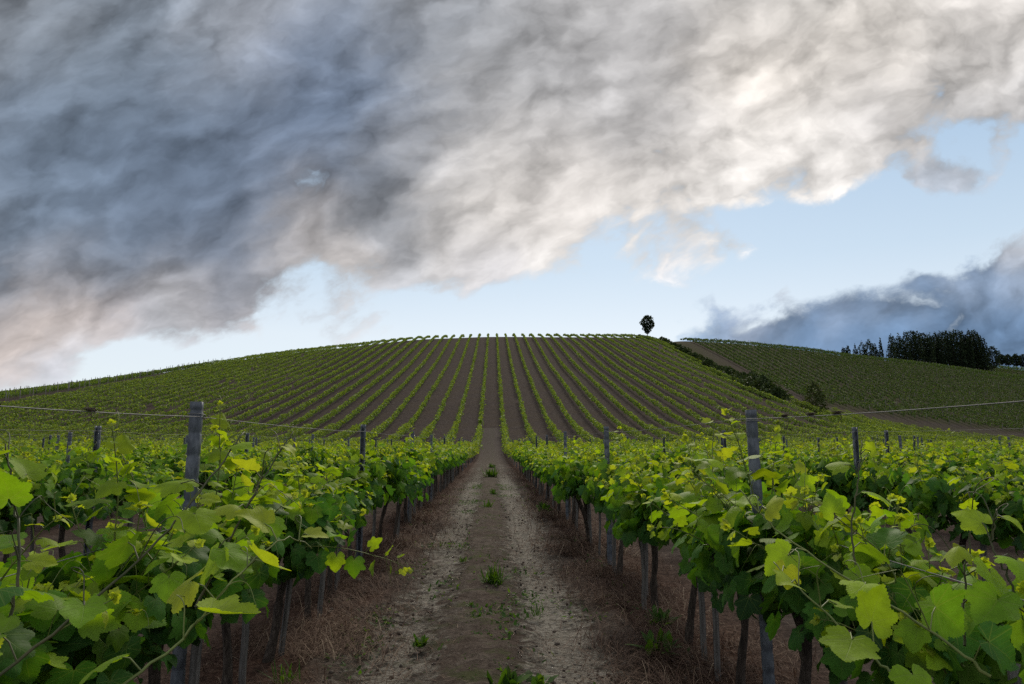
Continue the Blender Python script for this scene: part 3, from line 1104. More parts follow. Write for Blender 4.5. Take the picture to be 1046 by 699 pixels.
# the main slope
mass('hillside_vines', rows_range(-27, 19, lambda x, k: 74.0 if x < 40.5 else float(np.interp(x, [42.5, 51], [95, 200])) + 14,
                                  lambda x, k: 213.0 + 3.0 * math.sin(k * 2.7)),
     56, 0.14, M_FARLEAF, 0.42, 1.18, 0.23, 'long pale green vine rows running straight up the round hill', 0.52, 303)
mass('hillside_vines', rows_range(-72, -31, lambda x, k: max(74.0, view_start(x, 8)), lambda x, k: 224.0),
     46, 0.16, M_FARLEAF, 0.40, 1.18, 0.23, 'vine rows beyond the earth track on the far left flank', 0.40, 304)
# the other field, right of the bare strip
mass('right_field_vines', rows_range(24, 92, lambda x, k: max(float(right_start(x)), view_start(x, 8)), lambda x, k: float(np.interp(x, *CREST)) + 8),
     34, 0.18, M_SHADEFIELD, 0.40, 1.25, 0.24, 'dull green vine field on the shaded slope right of the bare strip', 0.48, 305)


def far_field():
    rows = []
    for i in range(26):
        x = 222 + i * 3.2
        rows.append((x, 268.0 + i * 0.5, 330.0))
    mass('far_field_vines', rows, 14, 0.34, M_SHADEFIELD, 0.3, 1.6, 0.4, 'small vine field beside the cypress wood at the right edge', 0.45, 306)


far_field()


# ------------------------------------------------------------------ trellis: posts, stakes, wires
POST_H = 1.45


def post_mesh():
    # open C profile of rolled steel, lips outwards, notched edges
    w, d, t = 0.024, 0.018, 0.0035
    prof = np.array([(-w, -d), (w, -d), (w, d), (w * 0.62, d), (w * 0.62, d - t), (w - t, d - t), (w - t, -d + t), (-w + t, -d + t),
                     (-w + t, d - t), (-w * 0.62, d - t), (-w * 0.62, d), (-w, d)])
    zs = [-0.3]
    z = 0.1
    sc = [1.0]
    while z < POST_H - 0.03:
        zs += [z, z + 0.006, z + 0.016, z + 0.022]
        sc += [1.0, 0.90, 0.90, 1.0]
        z += 0.10
    zs.append(POST_H)
    sc.append(1.0)
    V = []
    r = np.random.default_rng(3)
    for zz, s in zip(zs, sc):
        p = prof * [s, 1.0] + r.normal(0, 0.0004, 2)
        V.append(np.column_stack([p, np.full(len(p), zz)]))
    n = len(prof)
    V = np.concatenate(V)
    F = []
    i = np.arange(n)
    for k in range(len(zs) - 1):
        F.append(np.stack([k * n + i, k * n + (i + 1) % n, (k + 1) * n + (i + 1) % n, (k + 1) * n + i], -1))
    top = (len(zs) - 1) * n
    caps = np.array([(0, 1, 6, 7), (1, 2, 5, 6), (2, 3, 4, 5), (0, 7, 8, 11), (8, 9, 10, 11)]) + top
    return V, [np.concatenate(F), caps]


def build_trellis():
    Vp, Fp = post_mesh()
    proto = add_mesh('trellis_post', Vp, Fp, M_POST, smooth=False)
    clip_t = Tubes()
    clip_t.add([(-0.031, -0.024, 0), (0.0, -0.026, 0.002), (0.031, -0.024, 0), (0.033, 0.022, -0.004), (0.02, 0.026, -0.01)], 0.0022, 5)
    clip = clip_t.build('wire_clip', M_WIRE, proto, (0, 0, 1.395))
    first = True
    r = np.random.default_rng(9)
    count = {}
    posts = {}
    for k in list(range(-22, 0)) + list(range(1, 23)):
        x = row_x(k)
        y0 = (3.14 if k < 0 else 3.40) - 0.20 * (abs(k) - 1)
        j = 0
        posts[k] = []
        for j in range(0, 16):
            y = y0 + 4.08 * j
            if y > 62 or not in_view(x, y, 0.15):
                continue
            if abs(k) > 3 and r.random() < 0.12:
                continue
            d = math.hypot(x, y)
            if first:
                o = proto
                first = False
            else:
                o = proto.copy()
                COL.objects.link(o)
                if d < 16:
                    c = clip.copy()
                    c.parent = o
                    COL.objects.link(c)
            tilt = (r.normal(0, 0.020), r.normal(0, 0.022))
            if abs(k) == 1 and not posts[k]:
                tilt = (0.0, 0.004 if k < 0 else -0.016)
            o.location = (x + (0.055 if k == 1 and not posts[k] else r.normal(0, 0.012)), y, gz(x, y) + (0 if abs(k) == 1 else r.uniform(-0.04, 0.03)))
            o.rotation_euler = (tilt[0], tilt[1], r.normal(0, 0.12) + (math.pi if r.random() < 0.5 and (posts[k] or abs(k) > 1) else 0))
            posts[k].append(o)
            i = len(posts[k])
            rn = row_name(k)
            if i == 1 and abs(k) == 1:
                lab = 'tall grey steel post standing clear of the leaves, nearest one %s of the dirt path' % ('right' if k > 0 else 'left')
            elif abs(k) <= 3 and i <= 5:
                lab = 'blue grey post, %s in view along the %s' % (ORD[i - 1], rn)
            elif i == 1:
                lab = 'grey trellis post showing first in the %s' % rn
            else:
                lab = 'small grey trellis post farther along the %s' % rn
            tag(o, lab, 'trellis post', 'trellis posts of the %s' % rn)

    # stakes
    st = None
    for k in (-2, -1, 1, 2):
        lst = sorted([v for v in VINES if v[1] == k], key=lambda v: v[4])
        for i, (d, kk, j, x, y) in enumerate(lst):
            if d > 27:
                continue
            if st is None:
                n = 5
                zs = [-0.2, 0.1, 0.3, 0.5, 0.72]
                w = 0.015
                V, F = [], []
                for q, zz in enumerate(zs):
                    for (a, b) in ((-1, -1), (1, -1), (1, 1), (-1, 1)):
                        V.append((a * w * (1 + 0.1 * math.sin(q * 3 + a)), b * w * 0.8 + 0.004 * math.sin(q * 2.1), zz))
                for q in range(len(zs) - 1):
                    for e in range(4):
                        F.append((q * 4 + e, q * 4 + (e + 1) % 4, q * 4 + 4 + (e + 1) % 4, q * 4 + 4 + e))
                F.append(tuple(len(V) - 4 + e for e in range(4)))
                st = add_mesh('wooden_stake', V, [np.array(F)], M_STAKE, smooth=False)
                o = st
            else:
                o = st.copy()
                COL.objects.link(o)
            sy = y + r.choice([-1, 1]) * r.uniform(0.06, 0.34)
            sx = x + r.normal(0, 0.035)
            o.location = (sx, sy, gz(sx, sy))
            o.rotation_euler = (r.normal(0, 0.035), r.normal(0, 0.035), r.uniform(0, 3))
            o.scale = (r.uniform(0.8, 1.25), r.uniform(0.8, 1.25), r.uniform(0.8, 1.05))
            rn = row_name(k)
            if abs(k) == 1 and i < 12:
                lab = 'thin grey stake beside the %s vine of the %s' % (ORD[i], rn)
            else:
                lab = 'thin grey stake among trunks farther along the %s' % rn
            tag(o, lab, 'stake', 'wooden stakes of the %s' % rn)

    # wires
    for k in (-3, -2, -1, 1, 2, 3):
        x = row_x(k)
        y0 = (3.14 if k < 0 else 3.40) - 0.20 * (abs(k) - 1)
        for z, nm in ((1.397, 'top'), (0.94, 'middle')):
            ys = np.arange(-2.0 if abs(k) == 1 else view_start(x, 0.5), 60, 0.34)
            ph = ((ys - y0) / 4.08) % 1.0
            sag = -0.022 * 4 * ph * (1 - ph)
            P = np.stack([x + (0.03 if k < 0 else -0.03) + 0.004 * np.sin(ys * 2.1), ys, z + sag + 0.004 * np.sin(ys * 1.3 + z)], -1)
            P[:, 2] += height(P[:, 0], P[:, 1])
            tb = Tubes()
            tb.add(P, 0.0016 if abs(k) == 1 else 0.0012, 5)
            o = tb.build('trellis_wire', M_WIRE)
            tag(o, '%s galvanised wire strung along the posts of the %s' % (nm, row_name(k)), 'wire', 'trellis wires')


build_trellis()


def dry_tendrils():
    r = np.random.default_rng(23)
    spots = [(-1, 1.83, 'at the left frame edge'), (-1, 2.28, 'left of the tall left post'), (1, 2.42, 'near the right frame edge'),
             (1, 2.62, 'right of the tall right post, hanging lowest'), (1, 2.86, 'close beside the tall right post')]
    for k, y, where in spots:
        x = row_x(k) + (0.03 if k < 0 else -0.03)
        tb = Tubes()
        u = np.linspace(0, 1, 26)
        tb.add(np.stack([0.005 * np.cos(u * 40), (u - 0.5) * 0.055, 0.005 * np.sin(u * 40)], -1), 0.0016, 4)
        tb.add(np.stack([0.005 * np.cos(u * 31 + 1), (u - 0.5) * 0.05 + 0.01, 0.006 * np.sin(u * 31 + 1)], -1), 0.0015, 4)
        v = np.linspace(0, 1, 9)
        L = r.uniform(0.03, 0.08)
        tb.add(np.stack([0.01 * np.sin(v * 4), -0.015 * v, -L * v], -1), 0.0013, 4)
        o = tb.build('dry_tendril', M_TENDRIL)
        y00 = 3.14 if k < 0 else 3.40
        ph = ((y - y00) / 4.08) % 1.0
        o.location = (x, y, 1.397 - 0.088 * ph * (1 - ph) + 0.004)
        tag(o, 'dark dry tendril knotted round the top wire %s' % where, 'tendril', 'dry tendrils on the top wires')


dry_tendrils()


# ------------------------------------------------------------------ long free canes of the nearest vines
def at(u, v, depth):
    x, y, z = pdir(u, v)
    return np.array([CAMX + x / y * depth, depth, CAMZ + z / y * depth])


def long_canes():
    global rng
    rng = np.random.default_rng(91)

    def vine_near(k, y):
        best = None
        for o in COL.objects:
            if o.type == 'EMPTY' and o.name.startswith('grapevine') and abs(o.location.x - row_x(k)) < 0.3:
                d = abs(o.location.y - y)
                if best is None or d < best[0]:
                    best = (d, o)
        return best[1]

    def cane(root, ctrl, r0, mat, leafs, green=0.0):
        ctrl = np.array(ctrl)
        tpar = np.linspace(0, 1, len(ctrl))
        u = np.linspace(0, 1, 26)
        P = np.stack([np.interp(u, tpar, ctrl[:, i]) for i in range(3)], -1)
        for _ in range(6):
            P[1:-1] = 0.5 * P[1:-1] + 0.25 * (P[:-2] + P[2:])
        P = P + rng.normal(0, 0.002, P.shape)
        inv = root.matrix_basis.inverted()
        M3 = np.array(inv.to_3x3())
        T3 = np.array(inv.translation)
        loc = lambda q: (M3 @ np.asarray(q).T).T + T3
        tb = Tubes()
        tb.add(loc(P), np.linspace(r0, r0 * 0.45, 26), 7)
        bag = LeafBag()
        side = 1
        for i in range(2, 26, leafs):
            side = -side
            t = i / 25
            d = unit(P[min(i + 1, 25)] - P[i - 1])
            h = unit(np.cross(d, [0.2, 0.3, 1]))
            out = unit(h * side * 0.8 + np.array([0, -0.3, 0.45]) + rng.normal(0, 0.3, 3))
            sz = np.interp(t, [0, 0.5, 0.85, 1], [0.080, 0.074, 0.050, 0.028]) * rng.uniform(0.8, 1.15)
            q = P[i] + out * sz * 0.75
            tb.add(loc(np.array([P[i], (P[i] + q) / 2 + [0, 0, 0.01], q])), [0.0018, 0.0016, 0.0013], 5, cap=False)
            tip = unit(out * 0.6 + np.array([0, -0.1, -0.6 + 0.5 * t]) + rng.normal(0, 0.25, 3))
            nrm = unit(np.array([0, -0.35, 0.8]) + out * 0.4 + rng.normal(0, 0.3, 3))
            bag.add(loc(q), M3 @ tip, M3 @ nrm, sz, np.interp(t, [0, 1], [0.40, 0.95]) + green + rng.normal(0, 0.1), rng.uniform(0.3, 1))
            if rng.random() < 0.5 and t > 0.2:
                td = unit(-h * side + d * 0.6 + rng.normal(0, 0.3, 3))
                kk = np.linspace(0, 1, 12)
                L = rng.uniform(0.08, 0.17)
                e1 = unit(np.cross(td, [0, 0, 1]))
                cv = P[i] + td * (L * kk)[:, None] + np.array([0, 0, 1.0]) * (0.4 * L * np.sin(kk * 3.4))[:, None] + e1 * (0.3 * L * kk ** 2 * np.sin(kk * 8))[:, None]
                tb.add(loc(cv), np.linspace(0.0016, 0.0007, 12), 5)
        o = tb.build('cane', mat, root)
        lf = bag.build('cane_leaf', LEAF2, M_LEAF, o)
        lf.name = 'foliage'
        return o

    L1 = vine_near(-1, 1.6)
    L2 = vine_near(-1, 2.4)
    cane(L1, [at(-20, 705, 1.30), at(90, 620, 1.42), at(170, 545, 1.55), at(215, 490, 1.68), at(250, 440, 1.8)], 0.0036, M_CANE, 4)
    cane(L1, [at(120, 705, 1.25), at(190, 650, 1.36), at(240, 590, 1.5), at(290, 545, 1.65), at(320, 560, 1.7)], 0.0032, M_STEM, 4, 0.1)
    cane(L1, [at(10, 640, 1.5), at(22, 560, 1.55), at(12, 500, 1.6), at(6, 455, 1.6)], 0.0036, M_CANE, 5)
    cane(L2, [at(200, 620, 1.9), at(230, 560, 1.95), at(262, 500, 2.0), at(300, 440, 2.1)], 0.0036, M_CANE, 4, 0.15)
    R1 = vine_near(1, 1.25)
    R2 = vine_near(1, 2.0)
    cane(R1, [at(1010, 690, 1.25), at(960, 650, 1.32), at(880, 600, 1.42), at(800, 550, 1.52), at(755, 500, 1.6)], 0.0036, M_STEM, 5)
    cane(R1, [at(930, 705, 1.2), at(880, 660, 1.26), at(820, 605, 1.34), at(790, 575, 1.4)], 0.0030, M_STEM, 4, 0.1)
    cane(R1, [at(985, 660, 1.45), at(985, 600, 1.5), at(990, 550, 1.52), at(992, 505, 1.55)], 0.0034, M_CANE, 4, 0.1)
    cane(R1, [at(1056, 640, 1.35), at(1030, 590, 1.4), at(1012, 560, 1.42), at(1020, 520, 1.45)], 0.0034, M_CANE, 4, 0.1)
    cane(R2, [at(880, 600, 1.9), at(868, 545, 1.95), at(876, 490, 2.0), at(880, 450, 2.05)], 0.0036, M_CANE, 4, 0.1)
    R3 = vine_near(1, 4.2)
    cane(R3, [at(722, 520, 3.9), at(728, 480, 3.95), at(728, 450, 4.0), at(731, 424, 4.0)], 0.0036, M_STEM, 4, 0.25)


long_canes()
rng = np.random.default_rng(55)


# ------------------------------------------------------------------ dry grass, weeds
def dry_grass():
    r = np.random.default_rng(61)
    X, Y = [], []
    for k, (xc, sp) in {1: (1.22, 0.30), -1: (-1.22, 0.30)}.items():
        for (ya, yb, dens) in ((1.4, 5, 3200), (5, 9, 2200), (9, 16, 1100), (16, 30, 350)):
            n = int((yb - ya) * 1.1 * dens)
            X.append(xc + r.normal(0, sp, n))
            Y.append(r.uniform(ya, yb, n))
    for xc in (-3.9, 3.9):
        n = 5000
        X.append(xc + r.normal(0, 0.5, n))
        Y.append(r.uniform(3.5, 16, n))
    # loose straw on the path
    n = 9000
    X.append(r.uniform(-0.9, 0.9, n))
    Y.append(1.8 + 18 * r.random(n) ** 1.8)
    loose = np.zeros(sum(len(a) for a in X), bool)
    loose[-n:] = True
    X, Y = np.concatenate(X), np.concatenate(Y)
    dens = vnoise(X * 2.2, Y * 2.2, 71)
    keep = (r.random(len(X)) < np.clip(dens * 1.9 - 0.25, 0.08, 1))
    X, Y, loose = X[keep], Y[keep], loose[keep]
    n = len(X)
    Z = height(X, Y) + ground_detail(X, Y) - 0.01
    Z = np.where(np.abs(X) < PATH_HALF - 0.1, np.maximum(Z, height(X, Y) + 0.012), Z)
    L = np.where(loose, r.uniform(0.03, 0.10, n), r.uniform(0.08, 0.26, n))
    az = np.where(loose, r.uniform(0, 6.28, n), vnoise(X * 1.6, Y * 1.6, 77) * 9 + r.normal(0, 0.9, n))
    lift = np.where(loose, r.uniform(0.02, 0.15, n), np.abs(r.normal(0.22, 0.25, n)))
    w = np.where(Y > 8, 0.0036, 0.0020) * r.uniform(0.6, 1.3, n)
    d = np.stack([np.cos(az), np.sin(az), np.zeros(n)], -1)
    s = np.stack([-np.sin(az), np.cos(az), np.zeros(n)], -1)
    B = np.stack([X, Y, Z], -1)
    segs = []
    for t in (0.0, 0.4, 0.75, 1.0):
        up = lift * L * (t * 1.6 - 1.15 * t * t) * 1.6
        c = B + d * (L * t * np.cos(np.minimum(lift, 1.2) * 0.8))[:, None]
        c[:, 2] += np.maximum(up, 0) + 0.012 * (t > 0) * r.random(n)
        ww = w * (1 - 0.8 * t)
        segs += [c - s * ww[:, None], c + s * ww[:, None]]
    V = np.stack(segs, 1).reshape(-1, 3)
    o = np.arange(n)[:, None, None] * 8
    q = np.array([(0, 1, 3, 2), (2, 3, 5, 4), (4, 5, 7, 6)])[None]
    F = (o + q).reshape(-1, 4)
    age = np.clip(0.35 + 0.5 * (vnoise(X * 1.1, Y * 1.1, 81) - 0.5) + r.normal(0, 0.3, n), 0, 1)
    ob = add_mesh('dry_grass', V, [F], M_DRY, attrs={'age': np.repeat(age, 8)})
    tag(ob, 'red brown dead grass matted under the vine rows beside the path', 'dry grass', kind='stuff')


dry_grass()


def clods():
    r = np.random.default_rng(65)
    n = 7000
    X = r.uniform(-1.25, 1.25, n)
    Y = 1.6 + 15 * r.random(n) ** 1.7
    keep = r.random(n) < np.clip(vnoise(X * 3, Y * 2, 5) * 2.2 - 0.5, 0.05, 1)
    X, Y = X[keep], Y[keep]
    n = len(X)
    S = 0.0035 + 0.016 * r.random(n) ** 4
    ico = np.array([(0, 0, 1), (.894, 0, .447), (.276, .851, .447), (-.724, .526, .447), (-.724, -.526, .447), (.276, -.851, .447),
                    (.724, .526, -.447), (-.276, .851, -.447), (-.894, 0, -.447), (-.276, -.851, -.447), (.724, -.526, -.447), (0, 0, -1)])
    f = np.array([(0, 1, 2), (0, 2, 3), (0, 3, 4), (0, 4, 5), (0, 5, 1), (1, 6, 2), (2, 7, 3), (3, 8, 4), (4, 9, 5), (5, 10, 1), (6, 7, 2), (7, 8, 3), (8, 9, 4),
                  (9, 10, 5), (10, 6, 1), (6, 11, 7), (7, 11, 8), (8, 11, 9), (9, 11, 10), (10, 11, 6)])
    V = ico[None] * (S[:, None, None] * (1 + r.normal(0, 0.18, (n, 12, 1)))) * r.uniform(0.6, 1.3, (n, 1, 3)) * [1, 1, 0.7]
    V = V + np.stack([X, Y, height(X, Y) + 0.012], -1)[:, None]
    o = add_mesh('clods', V.reshape(-1, 3), [(np.arange(n)[:, None, None] * 12 + f[None]).reshape(-1, 3)], M_CLOD)
    tag(o, 'loose crumbs of dry earth scattered over the path', 'earth crumbs', kind='stuff')


M_CLOD = mat_simple('earth_clod', [(0.032, 0.024, 0.020), (0.07, 0.054, 0.044), (0.17, 0.15, 0.125)], 5, 0.9, 0.3)
clods()


def seedlings():
    r = np.random.default_rng(69)
    n = 26000
    X = np.concatenate([r.normal(0.0, 0.24, n // 2), r.normal(-0.5, 0.28, n // 4), r.uniform(-1.3, 1.3, n // 4)])
    Y = 1.8 + 20 * r.random(len(X)) ** 1.5
    keep = r.random(len(X)) < np.clip((vnoise(X * 2.5, Y * 1.7, 12) - 0.55) * 4, 0.02, 1)
    X, Y = X[keep], Y[keep]
    n = len(X)
    P = np.stack([X, Y, height(X, Y) + 0.014], -1)
    az = r.uniform(0, 6.28, n)
    D = np.stack([np.cos(az), np.sin(az), r.uniform(0.15, 1.3, n)], -1)
    N = np.stack([-np.cos(az) * 0.6 + r.normal(0, 0.3, n), -np.sin(az) * 0.6 + r.normal(0, 0.3, n), np.ones(n)], -1)
    global rng
    rng = r
    T = (LEAF0[0] * [0.42, 1.0], LEAF0[1], LEAF0[2])
    V, F, at = leaves(T, P, D, N, 0.012 + 0.034 * r.random(n) ** 2, r.uniform(0.1, 0.75, n), r.random(n))
    o = add_mesh('seedlings', V, F, M_WEED, attrs={k: at[k] for k in ('age', 'tone')})
    tag(o, 'sparse tiny green seedlings along the middle of the path', 'seedlings', kind='stuff')


seedlings()


def weed(x, y, h, n, label, seed, broad=0.30):
    n, broad = int(n * 2.2), broad * (0.55 if broad < 0.3 else 0.8)
    r = np.random.default_rng(seed)
    V, F, A, T = [], [], [], []
    for i in range(n):
        az = r.uniform(0, 6.28)
        el = r.uniform(0.45, 1.5)
        L = h * (0.25 + 0.95 * r.random() ** 0.8)
        k = 7
        t = np.linspace(0, 1, k)
        d = np.array([math.cos(az), math.sin(az), 0])
        s = np.array([-math.sin(az), math.cos(az), 0])
        hor = L * math.cos(el) * t
        ver = L * math.sin(el) * t - 0.35 * L * t ** 2 * (1 - 0.5 * math.sin(el))
        base = np.array([r.normal(0, 0.22 * h), r.normal(0, 0.22 * h), 0])
        c = base + d * hor[:, None] + np.array([0, 0, 1.0]) * np.maximum(ver, 0.004)[:, None]
        w = L * broad * 0.5 * np.sin(np.pi * np.clip(t * 0.9 + 0.08, 0, 1)) ** 0.8 * (1 + 0.25 * np.sin(t * 25 + r.uniform(0, 6)))
        o = len(V) * 3 * k
        rows = np.stack([c - s * w[:, None] + [0, 0, 0.15] * w[:, None], c, c + s * w[:, None] + [0, 0, 0.15] * w[:, None]], 1)
        V.append(rows.reshape(-1, 3))
        for a in range(k - 1):
            for b in range(2):
                q = o + a * 3 + b
                F.append((q, q + 1, q + 4, q + 3))
        A.append(np.full(3 * k, r.uniform(0.2, 0.8)))
        T.append(np.full(3 * k, r.random()))
    z = float(height(x, y)) + 0.008
    o = add_mesh('weed', np.concatenate(V), [np.array(F)], M_WEED, attrs={'age': np.concatenate(A), 'tone': np.concatenate(T)}, loc=(x, y, z))
    tag(o, label, 'weed', 'weeds on the dirt path')


weed(0.13, 3.72, 0.15, 16, 'broad leaved green weed in the middle of the path, nearest the camera', 1, 0.42)
weed(0.30, 3.82, 0.10, 6, 'low leaning weed just right of the nearest broad leaved one', 2, 0.5)
weed(0.06, 6.45, 0.20, 60, 'dense upright grassy weed in the middle of the path, with narrow leaves', 3, 0.13)
weed(-0.42, 4.55, 0.09, 16, 'flat spreading weed in the left wheel track', 4, 0.35)
weed(0.38, 5.30, 0.11, 14, 'small wispy weed beside the right wheel track', 5, 0.16)
weed(-0.12, 5.6, 0.05, 26, 'thin patch of seedlings across the middle of the path', 6, 0.2)
weed(-0.05, 13.8, 0.20, 18, 'small dark weed half way down the path', 7, 0.2)
weed(0.09, 17.2, 0.20, 22, 'dark weed on the path beyond the half way one', 8, 0.2)
weed(0.0, 25.6, 0.42, 46, 'bushy dark green weed tuft far down the path', 9, 0.2)
weed(0.02, 35.0, 0.30, 40, 'small green tuft farthest down the path', 10, 0.2)
weed(1.02, 13.0, 0.20, 24, 'bright green weed at the foot of the right vine row', 11, 0.3)
weed(-0.28, 7.6, 0.08, 20, 'low weed left of the grassy weed, on the path', 12, 0.25)
weed(1.06, 4.35, 0.16, 26, 'leafy weed under the right vine row near the camera', 13, 0.3)
weed(1.22, 5.0, 0.14, 22, 'second leafy weed under the right vine row, a little farther', 14, 0.3)
weed(-1.05, 3.9, 0.15, 20, 'green grass tuft among the dead grass on the left', 15, 0.1)


# ------------------------------------------------------------------ trees and shrubs on the hill
def crown(name, parent, mat, prof, n, leaf, seed, lumps=9, lump_amp=0.25, core=0.35, age=0.5, tmpl=LEAF0):
    """prof: list of (z, radius). Leaf clumps through the volume, ragged outline."""
    r = np.random.default_rng(seed)
    zs, rs = np.array(prof).T
    lc = np.stack([r.uniform(0, 6.28, lumps), r.uniform(zs[0], zs[-1], lumps)], -1)
    z = r.uniform(zs[0], zs[-1], n * 2)
    rad = np.interp(z, zs, rs)
    keep = r.random(len(z)) < rad / rs.max() + 0.08
    z, rad = z[keep][:n], rad[keep][:n]
    m = len(z)
    az = r.uniform(0, 6.28, m)
    span = (zs[-1] - zs[0]) / max(3.0, lumps / 3.0)
    b = np.zeros(m)
    for (a0, z0) in lc:
        da = np.abs((az - a0 + np.pi) % (2 * np.pi) - np.pi)
        b = np.maximum(b, np.exp(-(da / 0.55) ** 2 - ((z - z0) / span) ** 2))
    q = rad * (1 - lump_amp + 2 * lump_amp * b) * (core + (1 - core) * r.random(m) ** 0.5)
    P = np.stack([np.cos(az) * q, np.sin(az) * q, z + r.normal(0, span * 0.1, m)], -1)
    out = np.stack([np.cos(az), np.sin(az), r.normal(0.3, 0.4, m)], -1)
    D = out + r.normal(0, 0.6, (m, 3))
    N = out + r.normal(0, 0.6, (m, 3))
    global rng
    rng = r
    V, F, at = leaves(tmpl, P, D, N, leaf * r.uniform(0.6, 1.4, m), age + 0.35 * (b - 0.4) + r.normal(0, 0.15, m), r.random(m))
    return add_mesh(name, V, F, mat, parent, {k: at[k] for k in ('age', 'tone')})


def tree(name, x, y, H, R0, kind, label, seed, group=None, cat='tree', sink=0.15):
    root = empty(name, (x, y, float(height(x, y)) - sink))
    r = np.random.default_rng(seed)
    tb = Tubes()
    if kind == 'cypress':
        k = np.linspace(0, 1, 7)
        tb.add(np.stack([0.05 * np.sin(k * 3), 0 * k, k * H * 0.85], -1), np.linspace(0.22, 0.04, 7), 7, 0.06)
        prof = [(0.05 * H, R0 * 0.55), (0.2 * H, R0 * 0.9), (0.45 * H, R0), (0.7 * H, R0 * 0.85), (0.88 * H, R0 * 0.5), (H, 0.06)]
        crown('crown', root, M_CYPRESS, prof, 1500, 0.34, seed, 16, 0.22, 0.2)
    elif kind == 'cypress_wide':
        k = np.linspace(0, 1, 7)
        tb.add(np.stack([0.05 * np.sin(k * 3), 0 * k, k * H * 0.85], -1), np.linspace(0.25, 0.05, 7), 7, 0.06)
        prof = [(0.06 * H, R0 * 0.6), (0.25 * H, R0), (0.55 * H, R0 * 0.95), (0.78 * H, R0 * 0.66), (0.92 * H, R0 * 0.40), (H, R0 * 0.14)]
        crown('crown', root, M_CYPRESS, prof, 2000, 0.36, seed, 18, 0.25, 0.2)
    elif kind == 'pine':
        k = np.linspace(0, 1, 6)
        tb.add(np.stack([0.12 * np.sin(k * 3), 0 * k, k * H * 0.75], -1), np.linspace(0.2, 0.08, 6), 7, 0.06)
        for q in range(5):
            a = q * 1.26
            tb.add([(0, 0, H * 0.5), (math.cos(a) * R0 * 0.4, math.sin(a) * R0 * 0.4, H * 0.66), (math.cos(a) * R0 * 0.7, math.sin(a) * R0 * 0.7, H * 0.75)], [0.08, 0.05, 0.02], 5)
        prof = [(0.40 * H, R0 * 0.4), (0.55 * H, R0 * 0.95), (0.75 * H, R0), (0.92 * H, R0 * 0.6), (H, 0.2)]
        crown('crown', root, M_CYPRESS, prof, 1300, 0.36, seed, 10, 0.3, 0.25)
    elif kind == 'lone':
        k = np.linspace(0, 1, 6)
        tb.add(np.stack([0.03 * np.sin(k * 4), 0 * k, k * H * 0.6], -1), np.linspace(0.15, 0.08, 6), 7, 0.06)
        for q in range(7):
            a = q * 0.9
            tb.add([(0, 0, H * (0.25 + 0.04 * q)), (math.cos(a) * R0 * 0.35, math.sin(a) * R0 * 0.35, H * (0.45 + 0.04 * q)),
                    (math.cos(a) * R0 * 0.65, math.sin(a) * R0 * 0.65, H * (0.55 + 0.05 * q))], [0.06, 0.04, 0.015], 5)
        prof = [(0.27 * H, R0 * 0.16), (0.36 * H, R0 * 0.45), (0.50 * H, R0 * 0.82), (0.68 * H, R0), (0.84 * H, R0 * 0.88), (0.95 * H, R0 * 0.5), (H, 0.15)]
        crown('crown', root, M_CYPRESS, prof, 1650, 0.27, seed, 14, 0.32, 0.25, age=0.75)
    elif kind == 'olive':
        tb.add([(0, 0, 0), (0.1, 0, H * 0.3), (0.05, 0.1, H * 0.55)], [0.16, 0.12, 0.06], 7, 0.1)
        prof = [(0.18 * H, R0 * 0.55), (0.45 * H, R0), (0.75 * H, R0 * 0.85), (H, 0.15)]
        crown('crown', root, M_OLIVE, prof, 700, 0.32, seed, 9, 0.28, 0.25)
    elif kind == 'shrub':
        for q in range(5):
            a = q * 1.26 + seed
            tb.add([(0, 0, 0), (math.cos(a) * R0 * 0.3, math.sin(a) * R0 * 0.3, H * 0.4), (math.cos(a) * R0 * 0.6, math.sin(a) * R0 * 0.6, H * 0.7)], [0.04, 0.03, 0.01], 5)
        prof = [(0.0, R0 * 0.7), (0.3 * H, R0), (0.65 * H, R0 * 0.8), (H, 0.12)]
        crown('crown', root, M_SHRUB, prof, 900, 0.22, seed, 9, 0.32, 0.15, age=0.45)
    elif kind == 'bush':
        for q in range(6):
            a = q * 1.05 + seed
            tb.add([(0, 0, 0), (math.cos(a) * R0 * 0.2, math.sin(a) * R0 * 0.2, H * 0.4), (math.cos(a) * R0 * 0.5, math.sin(a) * R0 * 0.5, H * 0.8)], [0.05, 0.04, 0.01], 5)
        prof = [(0.0, R0 * 0.55), (0.25 * H, R0), (0.6 * H, R0 * 0.85), (0.85 * H, R0 * 0.5), (H, 0.15)]
        crown('crown', root, M_OLIVE if False else M_SHRUB, prof, 1500, 0.20, seed, 12, 0.28, 0.15, age=0.75)
    tb.build('trunk' if kind not in ('shrub', 'bush') else 'branch', M_TRUNK, root)
    tag(root, label, cat, group)
    return root


